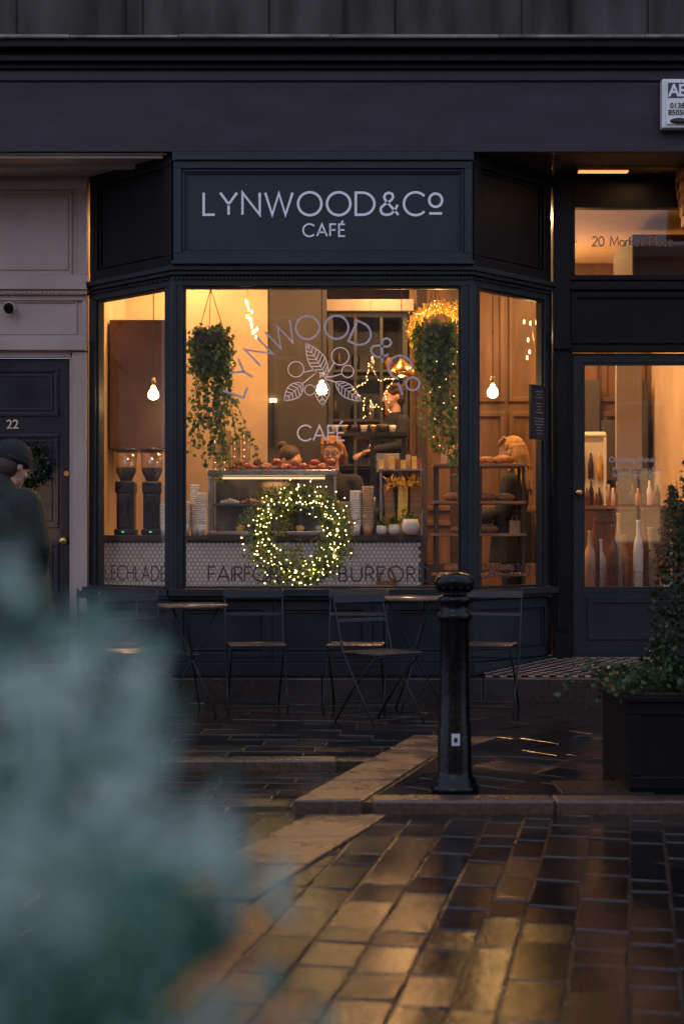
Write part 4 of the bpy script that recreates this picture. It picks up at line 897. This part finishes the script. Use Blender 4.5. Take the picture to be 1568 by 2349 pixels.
# ------------------------------------------------------------------ bollard
bo=thing('bollard','black cast iron bollard with domed head and ring collars','bollard',(.53,-4.0,ZG))
mb=MB(); pr=[(.115,0),(.115,.03),(.105,.035),(.100,.06),(.085,.075),(.082,.10),(.078,.3),(.073,.32),(.071,.55),(.069,.80),(.078,.81),(.082,.825),(.078,.84),(.068,.845),(.067,.88),(.078,.89),(.082,.90),(.080,.915),(.062,.922),(.056,.935),(.062,.95),(.086,.96),(.094,.975),(.095,.99),(.088,1.008),(.068,1.022),(.03,1.031),(0,1.033)]
mb.lathe([(r,z+ZG) for r,z in pr],.53,-4.0,40); o=mb.obj('post',IRON,bo)
mb=MB()
for k in range(14):
    a=k*2*math.pi/14; mb.cyl((.53+.064*math.cos(a),-4+.064*math.sin(a),ZG+.94),(.53+.09*math.cos(a),-4+.09*math.sin(a),ZG+.965),.008,.008,8)
mb.obj('collar_beading',IRON,bo)
MB().box(.53-.02,.53+.018,-4.083,-4.0745,ZG+.225,ZG+.28).box(.53-.009,.53+.007,-4.0845,-4.0835,ZG+.24,ZG+.262,mi=1).obj('sticker',[mat('grey_sticker',(.6,.6,.62),.5),BLACKM],bo)
# ------------------------------------------------------------------ planter
px0=.10
pl=thing('planter_box','black square wooden planter on wet pavement','planter',(1.62+px0,-3.8,ZG))
mb=MB().box(1.24+px0,2.00+px0,-4.06,-3.36,ZG,.24); mb.frame(1.235+px0,2.005+px0,ZG+.02,.245,.06,-4.075,-4.06); mb.box(1.22+px0,2.02+px0,-4.09,-3.34,.245,.275)
for s in (1.235,1.985): mb.box(s+px0,s+.02+px0,-4.05,-3.37,ZG+.05,.24)
mb.obj('box',DARKP,pl,bevel=.006); MB().box(1.27+px0,1.97+px0,-4.03,-3.4,.276,.285).obj('soil',TWIG,pl)
tp=thing('cone_shrub','clipped cone shaped box shrub growing in planter','shrub',(1.84,-3.75,.28))
MB().tube([(1.84,-3.75,.28),(1.83,-3.74,.8),(1.84,-3.75,1.5)],[.02,.015,.006]).obj('trunk',TWIG,tp)
lf=MB(); rr=random.Random(31)
for i in range(8500):
    z=rr.random()**1.25; r=.29*(1-z)**.9*(.5+.55*rr.random()**.5)+.05; a=rr.uniform(0,6.283); r*=1+.20*math.sin(a*5+z*17)
    lf.leaf((1.84+r*math.cos(a),-3.75+r*math.sin(a),.30+z*1.45),.034,rr,asp=.6)
lf.obj('crown',BOXL,tp)
lf=MB(); stt=MB()
for s in range(80):
    px,py,pz=rr.uniform(1.24,1.95)+px0,rr.uniform(-4.05,-3.6),.29; dx,dy=rr.gauss(-.5 if px<1.6 else 0,.5),-rr.random(); pts=[(px,py,pz)]; up=rr.uniform(.6,1.5)
    for q in range(rr.randint(4,11)):
        px+=dx*.03; py+=dy*.02; pz+=.028*(1-q*.22)*up+rr.gauss(0,.006); pz=max(pz,.1 if (px<1.32 or py<-4.08) else .285); pts.append((px,py,pz))
        for _ in range(3): lf.leaf((px+rr.gauss(0,.015),py+rr.gauss(0,.015),pz+rr.gauss(0,.01)),.035,rr,asp=.8)
    stt.tube(pts,.002,4)
iv=thing('trailing_ivy','ivy sprawling over the rim of black planter','plant',(1.7,-3.9,.28)); lf.obj('foliage',leafmat('ivy_dark',(.02,.05,.02),(.07,.13,.045),rough=.3),iv); stt.obj('stems',TWIG,iv)
# ------------------------------------------------------------------ near hedge shrub
hs_=thing('leafy_shrub','blue green leafy shrub with dense small leaves','shrub',(-.5,-10.3,ZS))
mb=MB(); rr=random.Random(77)
mb.tube([(-.5,-10.3,ZS),(-.5,-10.3,.1),(-.48,-10.3,.4)],[.03,.025,.02])
for i in range(40):
    a=rr.uniform(0,6.28); mb.tube([(-.49,-10.3,rr.uniform(0,.4)),(-.49+.15*math.cos(a),-10.3+.12*math.sin(a),.55),(-.49+rr.uniform(.25,.36)*math.cos(a),-10.3+.3*math.sin(a),rr.uniform(.6,.85))],[.008,.005,.002],5)
mb.obj('trunk',TWIG,hs_)
lf=MB()
for _ in range(2100):
    cx,cy,cz,r=rr.uniform(-1,.08),rr.uniform(-10.58,-9.90),rr.uniform(.2,.975),rr.uniform(.012,.045)
    d=cy+11; k=d/.65
    zt=1-(.030+.06*(1-min(1,abs(cx)/.12)))*k
    if cz>zt: continue
    xm=(-.070+(.93-cz)*.40/ k)*k; xm=min(xm,.06)-r*.5
    if cx>xm: continue
    edge=min(1,(xm-cx)/(.05*k)+.25)
    mi=rr.choice((0,0,1,1,2,2,2))
    for _ in range(int(12*edge)+1):
        lf.leaf((cx+rr.gauss(0,r*.5),cy+rr.gauss(0,r*.5),cz+rr.gauss(0,r*.4)),.028,rr,-.4,.5,mi)
lf.obj('crown',[NEARL,leafmat('deep_green_leaf',(.008,.07,.035),(.025,.14,.075),.6,.2,ns=7),leafmat('silver_green_leaf',(.36,.50,.41),(.58,.72,.62),.6,.35,ns=7)],hs_)

# ------------------------------------------------------------------ world, sun, camera
w=bpy.data.worlds.new('World'); sc.world=w; w.use_nodes=True
n=w.node_tree.nodes; l=w.node_tree.links; bg=n['Background']
sk=n.new('ShaderNodeTexSky'); sk.sky_type='NISHITA'; sk.sun_disc=False; sk.sun_elevation=rad(4); sk.sun_rotation=rad(200); sk.air_density=1.2; sk.dust_density=1; sk.ozone_density=3
l.new(sk.outputs[0],bg.inputs[0]); bg.inputs[1].default_value=.06
bg2=n.new('ShaderNodeBackground'); bg2.inputs[0].default_value=(.28,.30,.42,1); bg2.inputs[1].default_value=1.85
ad=n.new('ShaderNodeAddShader'); l.new(bg.outputs[0],ad.inputs[0]); l.new(bg2.outputs[0],ad.inputs[1]); l.new(ad.outputs[0],n['World Output'].inputs[0])
S=bpy.data.lights.new('sun','SUN'); S.energy=.15; S.angle=rad(20); S.color=(1,.85,.78); so=bpy.data.objects.new('sun',S); COL.objects.link(so); so.rotation_euler=(rad(60),0,rad(-20))
cam=bpy.data.cameras.new('camera'); co=bpy.data.objects.new('camera',cam); COL.objects.link(co)
co.location=(0,-11,1.0); co.rotation_euler=(rad(90),0,0)
cam.sensor_fit='HORIZONTAL'; cam.sensor_width=36; cam.lens=78.3; cam.shift_y=.042; cam.clip_start=.05; cam.clip_end=400
cam.dof.use_dof=True; cam.dof.focus_distance=10.6; cam.dof.aperture_fstop=3.5
sc.camera=co
sc.view_settings.view_transform='Standard'; sc.view_settings.look='None'; sc.view_settings.exposure=0
